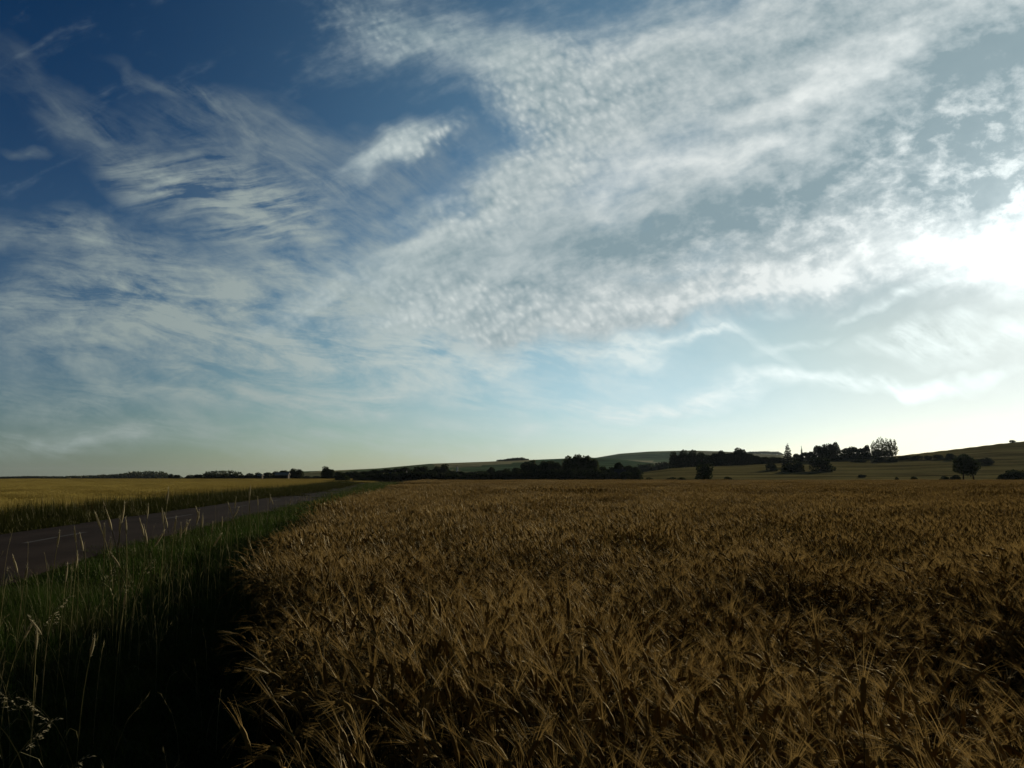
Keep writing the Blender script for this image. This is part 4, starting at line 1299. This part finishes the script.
# ---------------------------------------------------------------- buildings
def build_buildings():
    wall_p = solid_mat('pale_render', (0.07, 0.06, 0.045), (0.11, 0.095, 0.07), 0.8, 0.9, 0.1)
    wall_g = solid_mat('grey_stone_wall', (0.10, 0.095, 0.085), (0.17, 0.16, 0.14), 1.2, 0.9, 0.1)
    roof_p = solid_mat('pale_roof_sheet', (0.42, 0.37, 0.30), (0.58, 0.52, 0.43), 0.7, 0.7, 0.2)
    roof_s = solid_mat('slate_roof', (0.035, 0.036, 0.04), (0.07, 0.07, 0.075), 1.0, 0.6, 0.3)
    door_m = solid_mat('dark_door', (0.04, 0.035, 0.03), (0.07, 0.06, 0.05), 2.0, 0.7, 0.2)
    white = solid_mat('white_render', (0.72, 0.72, 0.70), (0.84, 0.84, 0.82), 1.0, 0.7, 0.2)

    def house(name, px, d, L, W, wh, rh, rz, wall_m, roof_m, label, cat, doors=1, wins=2, chimney=False):
        u, _ = pix_uv(px, 476)
        x, y = u * d, d
        root = empty(name, (x, y, land1(x, y) - 0.1))
        root.rotation_euler = (0, 0, rz)
        tag(root, label, cat)
        mb = MB()
        a, b = L / 2, W / 2
        vs = [np.array(p, float) for p in ((-a, -b, 0), (a, -b, 0), (a, b, 0), (-a, b, 0), (-a, -b, wh), (a, -b, wh), (a, b, wh), (-a, b, wh), (-a, 0, wh + rh), (a, 0, wh + rh))]
        mb.add(vs, [(0, 1, 5, 4), (1, 2, 6, 9, 5), (2, 3, 7, 6), (3, 0, 4, 8, 7)])
        mb.obj('wall', [wall_m], root)
        mb = MB()
        o_, t = 0.35, 0.16
        sl = rh / b
        for sg in (-1, 1):
            lo, hi = wh - o_ * sl + 0.03, wh + rh + 0.03
            q = [np.array((sx, sg * yy, zz)) for sx in (-a - o_, a + o_) for yy, zz in ((b + o_, lo), (0.0, hi), (0.0, hi + t), (b + o_, lo + t))]
            mb.add(q, [(0, 1, 2, 3), (7, 6, 5, 4), (0, 4, 5, 1), (2, 6, 7, 3), (3, 7, 4, 0), (1, 5, 6, 2)])
        rf = mb.obj('roof', [roof_m], root)
        if chimney:
            mb = MB()
            mb.box((a * 0.6, 0, wh + rh + 0.4), (0.6, 0.6, 1.4))
            mb.obj('chimney', [wall_m], rf)
        for i in range(doors):
            mb = MB()
            mb.box((-a * 0.45 + i * a * 0.9, -b - 0.03, min(1.5, wh * 0.4)), (min(2.6, L * 0.22), 0.07, min(3.0, wh * 0.8)))
            mb.obj('door', [door_m], root)
        for i in range(wins):
            mb = MB()
            mb.box((a * (0.2 + 0.5 * i), -b - 0.03, wh * 0.6), (1.0, 0.06, 1.0))
            mb.obj('window', [door_m], root)
        return root
    house('barn', 282.5, 432, 6.4, 5.0, 2.2, 1.1, 0.10, wall_p, roof_p, 'pale roofed barn before the dark tree clump beyond the wheat', 'barn', 1, 1)
    house('farm_shed', 260.3, 500, 2.8, 2.4, 2.2, 0.6, -0.1, wall_p, roof_p, 'tiny pale shed among low hedge trees near the barn', 'shed', 1, 0)
    house('house', 393, 372, 3.4, 3.4, 2.9, 1.0, 0.35, wall_g, roof_s, 'small grey house half hidden in the village belt', 'house', 1, 2, True)
    house('house', 404, 376, 3.4, 3.4, 2.7, 1.0, -0.2, wall_g, roof_s, 'second small slate roofed house in the village belt', 'house', 1, 2, True)
    house('house', 620, 376, 4.2, 3.6, 2.6, 1.6, 0.1, wall_g, roof_s, 'slate roofed house among the valley trees beside the pasture', 'house', 1, 2, True)
    # white tower
    d = 640.0
    u, v = pix_uv(457.2, 466.4)
    zb = land1(u * d, d)
    H = CAM_H + v * d - zb
    root = empty('white_tower', (u * d, d, zb - 0.1))
    tag(root, 'narrow white tower standing among the dark village trees', 'tower')
    mb = MB()
    mb.tube([np.array((0, 0, 0.0)), np.array((0, 0, H * 0.88))], [0.70, 0.62], 14)
    mb.obj('shaft', [white], root, False)
    mb = MB()
    mb.tube([np.array((0, 0, H * 0.88 + 0.003)), np.array((0, 0, H * 0.92)), np.array((0, 0, H))], [0.78, 0.72, 0.06], 14)
    mb.obj('cap', [white], root, False)


# ---------------------------------------------------------------- light
def build_sun():
    L = bpy.data.lights.new('sun', 'SUN')
    L.energy = SUN_ENERGY
    L.angle = R(0.6)
    L.color = (1.0, 0.885, 0.69)
    o = bpy.data.objects.new('sun', L)
    COL.objects.link(o)
    o.rotation_euler = SUN_DIR.to_track_quat('Z', 'Y').to_euler()




def build_haze():
    bpy_m, g, out = new_mat('evening_haze')
    v = g.new('ShaderNodeVolumePrincipled')
    v.inputs['Color'].default_value = (0.72, 0.86, 1.0, 1)
    v.inputs['Density'].default_value = HAZE
    v.inputs['Anisotropy'].default_value = 0.3
    g.t.links.new(v.outputs[0], out.inputs['Volume'])
    mb = MB()
    mb.box((0, 0, 50.0), (24800.0, 24800.0, 166.0))
    o = mesh_obj('haze', mb.v, mb.f, [bpy_m])
    tag(o, 'thin evening haze over the far hills', 'haze', None, 'stuff')


HAZE = 0.00002
SUN_ENERGY = 3.5
build_sky()
build_sun()
build_ground()
build_road()
build_barley()
build_left_field()
_ga, _gb = build_verges()
build_stalks(_gb)
build_trees()
build_buildings()
build_haze()
